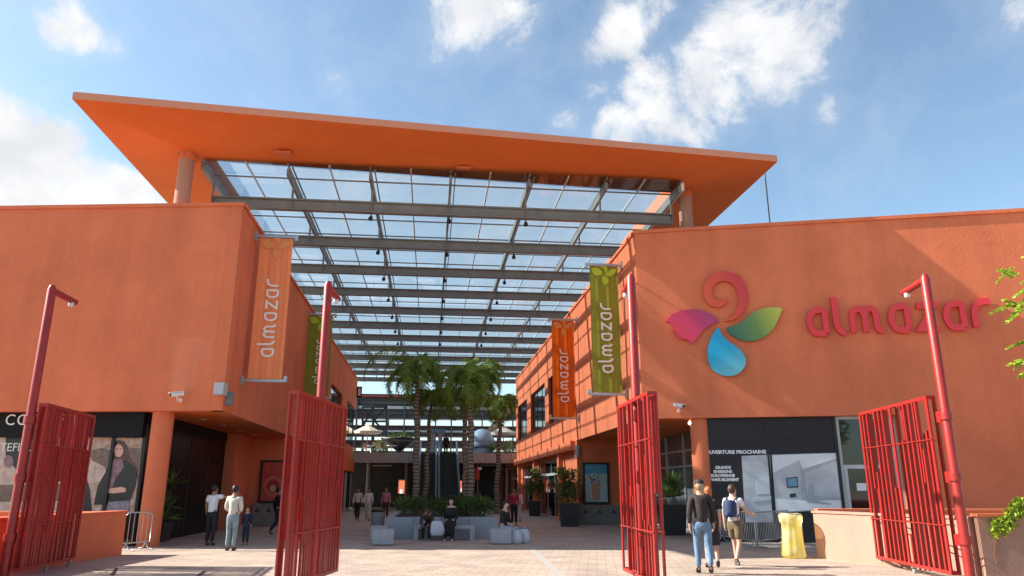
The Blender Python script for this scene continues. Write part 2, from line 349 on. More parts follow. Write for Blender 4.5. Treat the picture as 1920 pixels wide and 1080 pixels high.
# ================================================================ GROUND
def ground():
    m = bpy.data.materials.new('beige_pavers'); m.use_nodes = True; t = m.node_tree; b = t.nodes['Principled BSDF']; b.inputs['Roughness'].default_value = .8
    g = t.nodes.new('ShaderNodeTexCoord'); mp = t.nodes.new('ShaderNodeMapping'); mp.inputs['Rotation'].default_value = (0, 0, R(6.2 + 0)); t.links.new(g.outputs['Object'], mp.inputs[0])
    br = t.nodes.new('ShaderNodeTexBrick'); br.inputs['Scale'].default_value = 1; br.offset = .5
    br.inputs['Brick Width'].default_value = .40; br.inputs['Row Height'].default_value = .2; br.inputs['Mortar Size'].default_value = .008; br.inputs['Mortar Smooth'].default_value = .3
    br.inputs['Color1'].default_value = (.50, .405, .325, 1); br.inputs['Color2'].default_value = (.41, .325, .262, 1); br.inputs['Mortar'].default_value = (.24, .17, .13, 1)
    t.links.new(mp.outputs[0], br.inputs['Vector'])
    n = t.nodes.new('ShaderNodeTexNoise'); n.inputs['Scale'].default_value = .9; n.inputs['Detail'].default_value = 12; n.inputs['Roughness'].default_value = .65; t.links.new(g.outputs['Object'], n.inputs['Vector'])
    r = t.nodes.new('ShaderNodeMapRange'); r.inputs[1].default_value = .3; r.inputs[2].default_value = .7; r.inputs[3].default_value = .72; r.inputs[4].default_value = 1.10; t.links.new(n.outputs['Fac'], r.inputs[0])
    v = t.nodes.new('ShaderNodeVectorMath'); v.operation = 'SCALE'; t.links.new(br.outputs['Color'], v.inputs[0]); t.links.new(r.outputs[0], v.inputs['Scale']); t.links.new(v.outputs[0], b.inputs['Base Color'])
    bp = t.nodes.new('ShaderNodeBump'); bp.inputs['Strength'].default_value = .4; bp.inputs['Distance'].default_value = .01; bp.invert = True; t.links.new(br.outputs['Fac'], bp.inputs['Height']); t.links.new(bp.outputs[0], b.inputs['Normal'])
    mb = MB(); mb.quad((-600, -600, 0), (600, -600, 0), (600, 900, 0), (-600, 900, 0))
    tag(mb.build('paving', m, loc=(0, 0, 0)), kind='structure')
    mb = MB()
    a = [onz(982, 1020, .004), onz(992, 1020, .004), onz(1062, 1082, .004), onz(1046, 1082, .004)]
    mb.quad(*a)
    tag(mb.build('painted_stripe', mat('faded_blue_paint', (.33, .36, .36), .8, var=.1, vscale=8, color2=(.42, .33, .28))), kind='structure')
    # two short dark lines laid on the foreground paving
    mb = MB()
    for q in ([(205, 1079), (216, 1065), (222, 1065), (214, 1079)], [(368, 1079), (381, 1070), (387, 1070), (377, 1079)]):
        mb.quad(*[onz(x, y, .005) for x, y in q])
    tag(mb.build('paving_line', mat('dark_line', (.05, .04, .035), .9)), kind='structure')
ground()

# ================================================================ BUILDINGS
def cap_front(mb, F, u0, u1): F.box(mb, u0, u1, ZT, ZT + .13, -.45, .06)
LB = thing('shopping_building', cl - Vector((0, 0, cl.z)) + Vector((-8, 4, 0)), 'orange rendered two storey shopping building on the left, with a black shop sign band', 'building')
RB = thing('shopping_building', cr - Vector((0, 0, cr.z)) + Vector((8, 4, 0)), 'orange rendered shopping building on the right, carrying the big red lettering', 'building')
# upper windows from the photo
def wl(x0, x1, y0, y1, F, fix=None):
    u0 = F.px(x0, y0)[0]; u1 = F.px(x1, y0)[0]; zt = F.px((x0 + x1) / 2, y0)[1]; zb = F.px((x0 + x1) / 2, y1)[1]
    return (min(u0, u1), max(u0, u1), zb, zt)
winR = [(WR.px(x1, 780)[0], WR.px(x0, 780)[0], 5.35, 8.1) for x0, x1 in ((971, 988), (995, 1022), (1029, 1080))]
winL = [(WL.px(x0, 760)[0], WL.px(x1, 760)[0], 4.9, 8.0) for x0, x1 in ((619, 641), (651, 668))]
grR = [(WR.px(x1, 900)[0], WR.px(x0, 900)[0], .02, 3.3) for x0, x1 in ((955, 972), (980, 1003), (1010, 1051))]
sb = S_BACK
def building_shell(B, F, Wf, s0, umax, wins, ground_holes, recess, left):
    mb = MB(); F.wall(mb, 0, umax, ZS, ZT, -.35, 0); mb.build('front_wall', PL, B)
    mb = MB(); Wf.wall(mb, .002, S_END - s0, ZS, ZT, -.35, 0, wins); mb.build('side_wall', PL, B)
    mb = MB(); F.box(mb, -.06, umax, ZT, ZT + .12, -.45, .06); Wf.box(mb, .10, S_END - s0, ZT, ZT + .117, -.45, .058); mb.build('parapet_cap', PL, B)
    mb = MB(); Wf.wall(mb, sb - s0, S_END - s0, 0, ZS, -.3, -.01, ground_holes); mb.build('ground_wall', PL, B)
    # soffit under the front corner
    mb = MB(); q = [F.p(.02, ZS + .005, -.3), Wf.p(sb - s0 + .2, ZS + .005, -.3), C(sb + .2, recess, ZS + .005), F.p(umax, ZS + .005, -.3)]
    if left: q2 = [F.p(0, 0, -.3), F.p(umax, 0, -.3)]
    mb.hexa(q, [p + Vector((0, 0, .25)) for p in q]); mb.build('soffit', PLD, B)
    # roof deck
    q = [F.p(.3, ZT - .9, -.35), Wf.p(S_END - s0 - .1, ZT - .9, -.35), Wf.p(S_END - s0 - .1, ZT - .9, -26), F.p(umax, ZT - .9, -.35)]
    mb = MB(); mb.hexa(q, [p + Vector((0, 0, .2)) for p in q]); mb.build('roof', mat('roof_deck', (.3, .28, .26), .9), B)
    # back wall of the recess
    mb = MB(); a, b = (C(sb, recess), C(sb, LL if left else LR)); mb.hexa([a, b, b + D * .3, a + D * .3], [p + Vector((0, 0, ZS)) for p in (a, b, b + D * .3, a + D * .3)]); mb.build('recess_wall', PL, B)
building_shell(LB, FL, WL, SL0, 15.5, winL, [], RL, True)
building_shell(RB, FR, WR, SR0, 16.5, winR, grR, RRT, False)

def window(B, Wf, h, off=-.18, frame=BLACK, mull=1):
    u0, u1, z0, z1 = h
    mb = MB()
    for (a, b, c, d) in ((u0, u1, z0, z0 + .07), (u0, u1, z1 - .07, z1), (u0, u0 + .07, z0 + .07, z1 - .07), (u1 - .07, u1, z0 + .07, z1 - .07)): Wf.box(mb, a, b, c, d, off - .04, off + .04)
    for k in range(1, mull + 1): x = u0 + (u1 - u0) * k / (mull + 1); Wf.box(mb, x - .03, x + .03, z0 + .07, z1 - .07, off - .03, off + .03)
    o = mb.build('window', frame, B)
    mb = MB(); Wf.box(mb, u0 + .06, u1 - .06, z0 + .06, z1 - .06, off - .015, off + .003); mb.build('pane', GLASSD, o)
for h in winR: window(RB, WR, h, mull=2)
for h in winL: window(LB, WL, h, mull=1)
for h in grR:
    u0, u1, z0, z1 = h
    zt = 2.45
    window(RB, WR, (u0, u1, zt, z1), frame=LALU, mull=1)
    window(RB, WR, (u0, u1, z0, zt - .002), frame=LALU, mull=2)
# pilasters and ledge along the right ground floor
mb = MB()
for u in [WR.px(x, 900)[0] for x in (952, 976, 1006, 1054)]: mb = MB(); WR.box(mb, u - .25, u + .25, 0, ZS - .45, -.01, .22); mb.build('pilaster', PL, RB)
mb = MB(); WR.box(mb, sb - SR0 + .3, S_END - SR0, ZS - .45, ZS, -.01, .25); mb.build('ledge', PL, RB)
mb = MB(); WL.box(mb, sb - SL0 + .3, S_END - SL0, 2.9, ZS - .02, -.009, .2); mb.build('ledge', PLD, LB)
for k in range(6):
    a = sb - SL0 + 1.2 + k * 4.2
    mb = MB(); WL.box(mb, a, a + 3.2, .05, 2.85, -.008, .05); o = mb.build('shopfront_window', GLASSD, LB)
    mb = MB(); WL.box(mb, a - .08, a, .0, 2.88, -.008, .09); mb.build('frame', LALU, o)
    mb = MB(); WL.box(mb, a + 3.2, a + 3.28, 0, 2.88, -.008, .09); mb.build('frame', LALU, o)
# dark recess glazing, left: runs from the column to the recess wall
a, b = C(SL0 + .9, RL), C(sb - .01, RL)
def slab2(mb, a, b, z0, z1, th): 
    n = (b - a).normalized().cross(Vector((0, 0, 1))) * th
    Z = Vector((0, 0, 1)); mb.hexa([a + Z * z0, b + Z * z0, b + Z * z0 + n, a + Z * z0 + n], [a + Z * z1, b + Z * z1, b + Z * z1 + n, a + Z * z1 + n])
e1 = C(sb - 3.0, RL)
mb = MB(); slab2(mb, a, e1, .0, 3.55, .06); mb.build('entrance_glass', mat('tinted_entrance_glass', (.005, .005, .006), .25, spec=.08), LB)
mb = MB(); slab2(mb, a, e1, 3.55, ZS, .12); mb.build('entrance_header', DARK, LB)
mb = MB(); slab2(mb, e1, C(sb, RL), 0, ZS, .5); mb.build('recess_side_wall', PL, LB)
for k in range(5):
    mb = MB(); q = a + (e1 - a) * (k / 4); mb.box(q + Vector((.04, 0, 1.775)), (.08, .08, 3.55), R(6.2)); mb.build('mullion', BLACK, LB)
# right recess glazing
a, b = C(SR0 + .55, RRT), C(sb, RRT)
mb = MB(); slab2(mb, a, b, 0, ZS - .12, .06); mb.build('entrance_glass', mat('hazy_shop_glass', (.14, .15, .16), .12, var=.4, vscale=1.5), RB)
mb = MB()
for k in range(6):
    q = a + (b - a) * (k / 5); mb.box(q + Vector((-.03, 0, 1.9)), (.08, .08, 3.7), R(6.2))
for z in (.1, 2.5, 3.1): mb.bar(a + Vector((-.03, 0, z)), b + Vector((-.03, 0, z)), .07, .07)
mb.build('window_frame', LALU, RB)
# columns
def column(B, F, u, r=.31, off=-.42):
    mb = MB(); mb.lathe([(r, 0), (r, ZS)], F.p(u, 0, off), 28); return mb.build('column', PL, B)
uc = FL.px(292, 900, -.42)[0]; column(LB, FL, uc)
ucr = FR.px(1318, 900, -.42)[0]; column(RB, FR, ucr)

# faint repainted patches and a hairline crack on the facades
def patch(F, B, pts, m, k=0):
    mb = MB(); F.pxpoly(mb, pts, -.003, .0022 + k * .001); mb.build('paint_patch', m, B)
pat = plaster('repainted_render', (.70, .215, .113), .13)
patch(FL, LB, [(322, 634), (372, 632), (398, 640), (396, 672), (372, 676), (366, 722), (350, 745), (318, 742)], pat)
patch(FL, LB, [(362, 470), (398, 466), (420, 480), (410, 510), (372, 514), (355, 495)], plaster('worn_render', (.68, .180, .084), .13))
patch(FR, RB, [(1500, 470), (1560, 462), (1575, 520), (1520, 535)], plaster('worn_render2', (.685, .184, .087), .13))
# ---- left shopfront (behind the low wall)
OF = -.30
uL = FL.px(268, 800, OF)[0]; uM = 15.4
zsig = FL.px(130, 819, OF)[1]
mb = MB(); FL.box(mb, uL, uM, zsig, ZS, OF - .3, OF); sg = mb.build('sign_band', DARK, LB)
xC, zC = FL.px(8, 797, OF); hC = (FL.px(8, 776, OF)[1] - zC) / .72
text_mesh('CORTEFIEL', hC, lambda a, b, t: FL.p(xC - a * 1.0, zC + b, OF + t), TXT, 'lettering', sg, .008, 0.0, 1.15)
mb = MB(); FL.box(mb, uL, uM, 0, zsig, OF - .35, OF - .25); mb.build('shop_window', GLASSD, LB)
# window poster with a photo of a woman
def poly(mb, F, pts, sx, sy, ox, oy, off, th=.002): F.pxpoly(mb, [(ox + x / sx, oy + y / sy) for x, y in pts], off - th, off)
PO = OF - .246
def adv_poster(name, F, layers, label, crop, off, cat='poster', parent=None, base=None):
    """flat printed picture: each layer a 1.5 mm sheet over the last"""
    sx, ox, oy = crop; z0 = F.px(ox + layers[0][1][0][0] / sx, oy + layers[0][1][0][1] / sx)[1]
    root = parent
    for i, (m, pts, nm) in enumerate(layers):
        mb = MB(); F.pxpoly(mb, [(ox + x / sx, oy + y / sx) for x, y in pts], off - .0012, off + .002 + .0018 * i)
        o = mb.build(nm, m, root)
    return root
ptan = mat('print_beige', (.58, .42, .33), .35, color2=(.26, .16, .12), vscale=5, var=.3)
pbro = mat('print_brown', (.12, .07, .055), .35, color2=(.24, .16, .12), vscale=8)
phair = mat('print_hair', (.06, .028, .022), .35, color2=(.14, .06, .045), vscale=7)
pskin = mat('print_skin', (.70, .42, .32), .35)
pjack = mat('print_black', (.015, .014, .018), .35)
pscarf = mat('print_scarf', (.16, .09, .11), .35, color2=(.33, .20, .22), vscale=8)
plite = mat('print_cream', (.70, .56, .48), .35, color2=(.40, .27, .21), vscale=6)
pdress = mat('print_dress', (.10, .08, .16), .35, color2=(.40, .36, .42), vscale=25)
K = (2.842, 0, 700)
wp = thing('window_poster', FL.p(uL + 1.5, 1.0, PO), 'shop window poster of a long haired woman in a black jacket', 'poster')
circ = lambda cx, cy, rx, ry, n=14, a0=0: [(cx + rx * math.cos(a0 + 2 * math.pi * k / n), cy + ry * math.sin(a0 + 2 * math.pi * k / n)) for k in range(n)]
adv_poster('p', FL, [
    (ptan, [(330, 338), (757, 345), (722, 745), (330, 745)], 'sheet'),
    (pbro, [(490, 410), (540, 395), (590, 410), (592, 560), (560, 560), (500, 480), (478, 440)], 'printed_tree'),
    (pbro, [(690, 395), (750, 400), (738, 520), (715, 500), (690, 430)], 'printed_shade'),
    (plite, [(438, 470), (480, 460), (560, 500), (570, 560), (480, 590), (440, 560)], 'printed_building'),
    (phair, [(604, 372), (630, 355), (662, 362), (685, 400), (695, 450), (735, 505), (735, 560), (690, 540), (640, 480), (600, 470), (596, 420)], 'printed_hair'),
    (pskin, circ(632, 412, 24, 34), 'printed_face'),
    (phair, [(618, 400), (627, 398), (627, 403), (618, 405)], 'printed_eye'),
    (phair, [(638, 400), (647, 399), (647, 404), (638, 405)], 'printed_eye'),
    (plite, [(622, 428), (642, 427), (638, 436), (627, 436)], 'printed_smile'),
    (pjack, [(585, 470), (640, 455), (690, 480), (730, 520), (722, 600), (690, 680), (570, 700), (500, 700), (520, 600), (560, 530)], 'printed_jacket'),
    (pscarf, [(600, 460), (650, 455), (660, 500), (615, 560), (590, 640), (575, 600), (585, 520)], 'printed_scarf'),
    (pskin, [(570, 615), (650, 605), (672, 615), (668, 632), (600, 640), (568, 635)], 'printed_hand'),
    (pdress, [(575, 685), (690, 678), (685, 745), (570, 745)], 'printed_dress'),
    (pjack, [(425, 550), (455, 540), (475, 620), (488, 745), (415, 745)], 'printed_figure')], '', K, PO, parent=wp)
mb = MB(); FL.box(mb, *(sorted((FL.px(207, 850, PO + .03)[0], FL.px(213, 850, PO + .03)[0]))), 0, zsig, PO + .02, PO + .08); mb.build('window_mullion', BLACK, LB)
wp2 = thing('window_poster', FL.p(FL.px(20, 850)[0], 1.0, PO), 'pale shop window poster behind the leftmost red gate, with a black lettered block', 'poster')
adv_poster('p', FL, [
    (plite, [(-400, 335), (330, 338), (330, 745), (-400, 745)], 'sheet'),
    (pjack, [(30, 338), (215, 338), (215, 520), (120, 560), (30, 440)], 'printed_block'),
    (pscarf, circ(45, 470, 26, 34), 'printed_face'),
    (pbro, [(-400, 600), (330, 590), (330, 680), (-400, 690)], 'printed_band')], '', K, PO, parent=wp2)
u1, z1 = FL.px(-46, 846, PO); h1 = (FL.px(0, 830, PO)[1] - z1) / .72
text_mesh('CORTEFIEL', h1, lambda a, b, t: FL.p(u1 - a, z1 + b, PO + t), TXT, 'lettering', wp2, .011)

# ---- right shopfront
K = (3.376, 1220, 760)
PR_ = -.22
def urng(F, x0, x1, off): return sorted((F.px(x0, 860, off)[0], F.px(x1, 860, off)[0]))
u0, u1 = urng(FR, 1334, 1568, PR_)
mb = MB(); FR.box(mb, u0 - .3, u1, .0, ZS - .002, PR_ - .08, PR_); mb.build('panel_board', CHAR, RB)
mb = MB()
for x in (1441,): a = FR.px(x, 860, PR_)[0]; FR.box(mb, a - .03, a + .03, 0, ZS - .01, PR_, PR_ + .025)
for zz in (FR.px(1400, 823, PR_)[1],): FR.box(mb, u0, u1, zz - .025, zz + .025, PR_, PR_ + .02)
FR.box(mb, u1, u1 + .1, 0, ZS - .01, PR_ - .1, PR_ + .03)
mb.build('panel_frame', BLACK, RB)
pgrey = mat('print_pale_grey', (.58, .59, .62), .4, color2=(.42, .43, .47), vscale=3); pwh = mat('print_white', (.78, .78, .80), .4, var=.08)
pmid = mat('print_mid_grey', (.42, .43, .46), .4, var=.2); pblu = mat('print_blue', (.05, .22, .38), .3, color2=(.25, .45, .55), vscale=12); pdk = mat('print_dark', (.03, .03, .035), .4)
pr = thing('shop_poster', FR.p(u0 + 2, .5, PR_), 'grey opening soon poster with a picture of a white living room', 'poster')
adv_poster('p', FR, [
    (pgrey, [(575, 320), (755, 312), (782, 740), (600, 740)], 'sheet'),
    (pmid, [(768, 312), (1183, 300), (1228, 655), (792, 682)], 'printed_room'),
    (pgrey, [(775, 440), (925, 345), (945, 340), (955, 610), (790, 590)], 'printed_wall'),
    (pwh, [(768, 316), (1180, 303), (1183, 335), (960, 405), (940, 345), (775, 430)], 'printed_ceiling'),
    (pgrey, [(975, 430), (1195, 345), (1215, 585), (990, 570)], 'printed_curtain'),
    (pwh, [(790, 590), (1000, 605), (1220, 600), (1226, 650), (794, 677)], 'printed_floor'),
    (pdk, [(858, 460), (930, 452), (936, 520), (862, 522)], 'printed_screen'),
    (pblu, [(864, 466), (925, 460), (930, 512), (868, 514)], 'printed_view'),
    (pdk, [(880, 560), (918, 556), (920, 580), (882, 584)], 'printed_cabinet'),
    (pmid, [(1000, 500), (1030, 490), (1035, 600), (1140, 620), (1140, 630), (990, 615)], 'printed_sofa'),
    (mat('print_pale_blue', (.50, .58, .66), .4, color2=(.62, .64, .68), vscale=30), [(665, 465), (750, 458), (755, 560), (672, 565)], 'printed_dots'),
    (mat('print_soft_blue', (.44, .50, .58), .4, color2=(.56, .58, .62), vscale=4), [(640, 590), (765, 575), (768, 598), (650, 612)], 'printed_shadow_sea')], '', K, PR_, parent=pr)
def rtext(s, px, py, hpx, wpx=None, bold=.006, sp=1.0):
    a0, z0 = FR.px(px, py, PR_); h = (FR.px(px, py - hpx, PR_)[1] - z0) / .72
    k = 1.0
    if wpx:
        cu = bpy.data.curves.new('m', 'FONT'); cu.body = s; cu.size = h; o = bpy.data.objects.new('m', cu); col.objects.link(o); bpy.context.view_layer.update()
        k = (FR.px(px + wpx, py, PR_)[0] - a0) / o.dimensions.x; bpy.data.objects.remove(o)
    text_mesh(s, h, lambda a, b, t: FR.p(a0 + a * k, z0 + b, PR_ + t), TXT, 'lettering', pr, .006, bold)
rtext('OUVERTURE PROCHAINE', 1322, 851, 6.5, 114)
for i, (s_, x0, w_) in enumerate((('GRANDE', 1341, 29), ('ENSEIGNE', 1338, 34), ('EUROPEENNE', 1333, 44), ("D'AMEUBLEMENT", 1328, 57))):
    rtext(s_, x0, 879 + i * 7.6, 5.2, w_)
# glazed door bay
u2, u3 = urng(FR, 1572, 1668, PR_)
mb = MB(); FR.box(mb, u2 + .05, u3 + .3, .0, ZS - .003, PR_ - .14, PR_ - .1); dg_ = mb.build('door_glass', mat('door_glass', (.012, .013, .014), .04, spec=.8), RB)
mb = MB(); zt = FR.px(1600, 875, PR_)[1]
for x in (u2 + .08, (u2 + u3) / 2 + .9, u3 + .3): FR.box(mb, x - .05, x + .05, 0, ZS - .004, PR_ - .1, PR_ - .02)
FR.box(mb, u2 + .13, u3 + .25, zt - .06, zt + .06, PR_ - .099, PR_ - .021); FR.box(mb, u2 + .13, u3 + .25, ZS - .1, ZS - .004, PR_ - .098, PR_ - .022)
FR.box(mb, u2 + .14, u2 + .24, 0, zt - .06, PR_ - .097, PR_ - .025)
mb.build('door_frame', LALU, RB)
mb = MB(); FR.pxpoly(mb, [(1606, 906), (1624, 906), (1625, 920), (1607, 920)], PR_ - .099, PR_ - .09); mb.build('paper_notice', WHITE, RB)
mb = MB(); FR.box(mb, u3 + .3, 16.5, 0, ZS, -.35, -.001); mb.build('lower_wall', PL, RB)
# ================================================================ CANOPY
def canopy():
    root = thing('atrium_canopy', C(45, .4), 'huge flat orange canopy framing the glass roof over the mall passage', 'canopy')
    TL = onz(135, 185, 13.0); TR = onz(1458, 303, 12.72)
    IL = onz(385, 300, 12.55); IR = onz(1258, 362, 12.55)
    lo, ro = TL.dot(LA), TR.dot(LA); li, ri = IL.dot(LA), IR.dot(LA)
    SE = 71.5
    OBL, OBR = C(SE + 1, lo, 13), C(SE + 1, ro, 13); IBL, IBR = C(SE, li, 12.55), C(SE, ri, 12.55)
    out_ = [TL, TR, OBR, OBL]; inn = [IL, IR, IBR, IBL]; FH = .24; TH = Vector((0, 0, FH))
    mb = MB()
    for i in range(4):
        j = (i + 1) % 4
        if i == 2: continue
        mb.quad(out_[i], out_[j], inn[j], inn[i])                        # underside facets
    mb.build('soffit', PLD, root)
    mb = MB(); up = Vector((0, 0, .55)); dn = Vector((0, 0, -.0))
    for i in range(4):
        j = (i + 1) % 4
        if i == 2: continue
        mb.quad(out_[i] + TH, inn[i] + up, inn[j] + up, out_[j] + TH)
        mb.quad(inn[i], inn[j], inn[j] + up, inn[i] + up)
    mb.build('top_slab', PLD, root)
    mb = MB()
    for i in (0, 1, 3):
        j = (i + 1) % 4; mb.quad(out_[i], out_[j], out_[j] + TH, out_[i] + TH)
    mb.quad(OBL, OBL + TH, IBL + up, IBL); mb.quad(OBR, OBR + TH, IBR + up, IBR)
    mb.build('fascia', plaster('pink_orange_fascia', (.66, .27, .17), .03), root)
    for (px, py) in ((535, 297), (868, 325), (1172, 352)):
        q = onz(px, py, 12.56); mb = MB(); mb.box(q + D * -.35 + Vector((0, 0, .02)), (.5, .3, .05), R(6.2)); mb.build('access_plate', PL, root)
    # columns on the building roofs
    for (px, py) in ((352, 289), (1283, 360)):
        q = onz(px, py, 12.62); mb = MB(); mb.lathe([(.25, ZT - 1.0), (.25, q.z - .25)], (q.x, q.y, 0), 20); c_ = mb.build('column', PLW, root)
        mb = MB(); mb.lathe([(.27, q.z - .25), (.29, q.z - .2), (.29, q.z + .1)], (q.x, q.y, 0), 20)
        for k in range(8): a = k * math.pi / 4; mb.box((q.x + .3 * math.cos(a), q.y + .3 * math.sin(a), q.z - .12), (.05, .04, .18), a)
        mb.build('collar', PL, c_)
    # glass roof
    gz = 12.5; s0 = min(IL.dot(D), IR.dot(D)) - .2
    nb = 12; sb0 = 25.35
    NB = 6; dl = (ri - li) / NB
    beams = []
    for k in range(nb):
        s_ = sb0 + 4.0 * k
        mb = MB()
        for (w_, z0, z1) in ((.24, 11.58, 11.62), (.24, 11.22, 11.26), (.03, 11.26, 11.58)):
            a, b = C(s_, li + .02), C(s_, ri - .02)
            mb.hexa([a + D * -w_ / 2 + Vector((0, 0, z0)), b + D * -w_ / 2 + Vector((0, 0, z0)), b + D * w_ / 2 + Vector((0, 0, z0)), a + D * w_ / 2 + Vector((0, 0, z0))],
                    [a + D * -w_ / 2 + Vector((0, 0, z1)), b + D * -w_ / 2 + Vector((0, 0, z1)), b + D * w_ / 2 + Vector((0, 0, z1)), a + D * w_ / 2 + Vector((0, 0, z1))])
        for j in range(NB + 1): mb.box(C(s_, li + dl * j + (.06 if j == 0 else -.06 if j == NB else 0), 11.42), (.03, .22, .32), R(6.2))
        mb.build('beam', STEEL, root)
    for j in range(NB + 1):
        l = li + dl * j + (.06 if j == 0 else -.06 if j == NB else 0); mb = MB()
        mb.bar(C(s0 + .15, l, 12.22), C(sb0 + 4 * 11 + 2, l, 12.22), .09, .26)
        if 0 < j < NB: mb.bar(C(s0, l + .16, 12.35), C(sb0 + 46, l + .16, 12.35), .035, .08)
        for k in range(nb): mb.bar(C(sb0 + 4 * k, l, 11.62), C(sb0 + 4 * k, l, 12.1), .07, .07)
        mb.build('rafter', STEEL, root)
    for j in range(NB * 2 + 1):
        l = li + dl * j / 2 + (.03 if j == 0 else -.03 if j == 2 * NB else 0)
        mb = MB(); mb.bar(C(s0, l, 12.45), C(sb0 + 46, l, 12.45), .045, .07); mb.build('glazing_bar', LALU if j % 2 else STEEL, root)
    for k in range(nb * 2):
        s_ = sb0 + 2 * k
        mb = MB(); mb.bar(C(s_, li + .05, 12.44), C(s_, ri - .05, 12.44), .04, .05); mb.build('purlin', STEEL, root)
    for k in range(-1, nb * 2 - 1):
        a0 = sb0 + 2 * k if k >= 0 else s0; a1 = sb0 + 2 * (k + 1)
        for j in range(NB * 1):
            if k >= 16: continue
            pass
    # one part per glazed bay (between beams), panes inside the mesh
    for k in range(-1, nb):
        a0 = sb0 + 4 * k if k >= 0 else s0; a1 = sb0 + 4 * (k + 1) if k < nb - 1 else sb0 + 46
        mb = MB()
        for j in range(NB * 2):
            l0 = li + dl * j / 2 + .02; l1 = li + dl * (j + 1) / 2 - .02; tz = random.uniform(-.008, .008)
            mb.quad(C(a0 + .02, l0, gz + tz), C(a1 - .02, l0, gz + tz), C(a1 - .02, l1, gz - tz), C(a0 + .02, l1, gz - tz))
        mb.build('glass_pane', RGLASS, root)
    # pale gutter strip beside the glass, right
    mb = MB(); mb.hexa([C(s0 + .2, ri, 12.2), C(s0 + .2, ri + .12, 12.2), C(SE, ri + .12, 12.2), C(SE, ri, 12.2)], [C(s0 + .2, ri, 12.5), C(s0 + .2, ri + .12, 12.5), C(SE, ri + .12, 12.5), C(SE, ri, 12.5)]); mb.build('gutter', WHITE, root)
    mb = MB(); mb.hexa([C(s0 + .2, li - .12, 12.2), C(s0 + .2, li, 12.2), C(SE, li, 12.2), C(SE, li - .12, 12.2)], [C(s0 + .2, li - .12, 12.5), C(s0 + .2, li, 12.5), C(SE, li, 12.5), C(SE, li - .12, 12.5)]); mb.build('gutter', STEEL, root)
    # stay cable at the right edge
    a = onz(1434, 322, 13.0); mb = MB(); mb.tube([a, at(1445, 430, a.y + 1.2)], .025, 6); mb.build('stay_cable', STEEL, root)
    # spotlights under the rafters
    first = None
    for k in range(7):
        for j in (2, 3, 4):
            if first is None:
                p = C(sb0, li + dl * 2, 11.18)
                t_ = thing('spotlight', p, 'small black spotlight hanging beneath the glass roof beams', 'spotlight', 'spotlights under the roof beams')
                mb = MB(); mb.box(p + Vector((0, 0, -.04)), (.04, .04, .10)); mb.build('bracket', BLACK, t_)
                mb = MB(); mb.tube([p + Vector((0, .04, -.09)), p + Vector((0, -.09, -.21))], [.06, .085], 10); mb.build('lamp_head', BLACK, t_)
                first = t_
            else:
                t_ = copy_tree(first)
            t_.location = C(sb0 + 4 * k, li + dl * j, 11.18)
    return li, ri, dl
canopy()

# ================================================================ RED LAMP POSTS AND GATES
def lamp_post(x, y, label, hinge_side):
    t = thing('lamp_post', (x, y, 0), label, 'lamp post', 'red lamp posts between the gates')
    mb = MB(); mb.tube([(x, y, 0), (x, y, 5.62), (x, y, 5.7)], [.085, .085, .05], 16); mb.build('pole', RED, t)
    mb = MB(); mb.tube([(x, y - .05, 5.6), (x, y + .85, 5.55)], .068, 14); a = mb.build('arm', RED, t)
    mb = MB(); mb.lathe([(.03, 5.48), (.055, 5.46), (.06, 5.40), (.035, 5.37)], (x, y + .72, .05), 14); mb.build('lamp', mat('lamp_glass', (.6, .6, .58), .3), a)
    for z in (2.95, 1.85, .75):
        mb = MB(); mb.box((x + hinge_side * .0, y + (.14 if hinge_side > 0 else -.14), z), (.13, .16, .2)); mb.tube([(x, y, z - .07), (x, y, z + .07)], .112, 14); mb.build('hinge', RED, t)
    mb = MB(); mb.box((x, y, .015), (.42, .42, .03)); mb.build('base_plate', RED, t)
    return t
GATESEED = 0
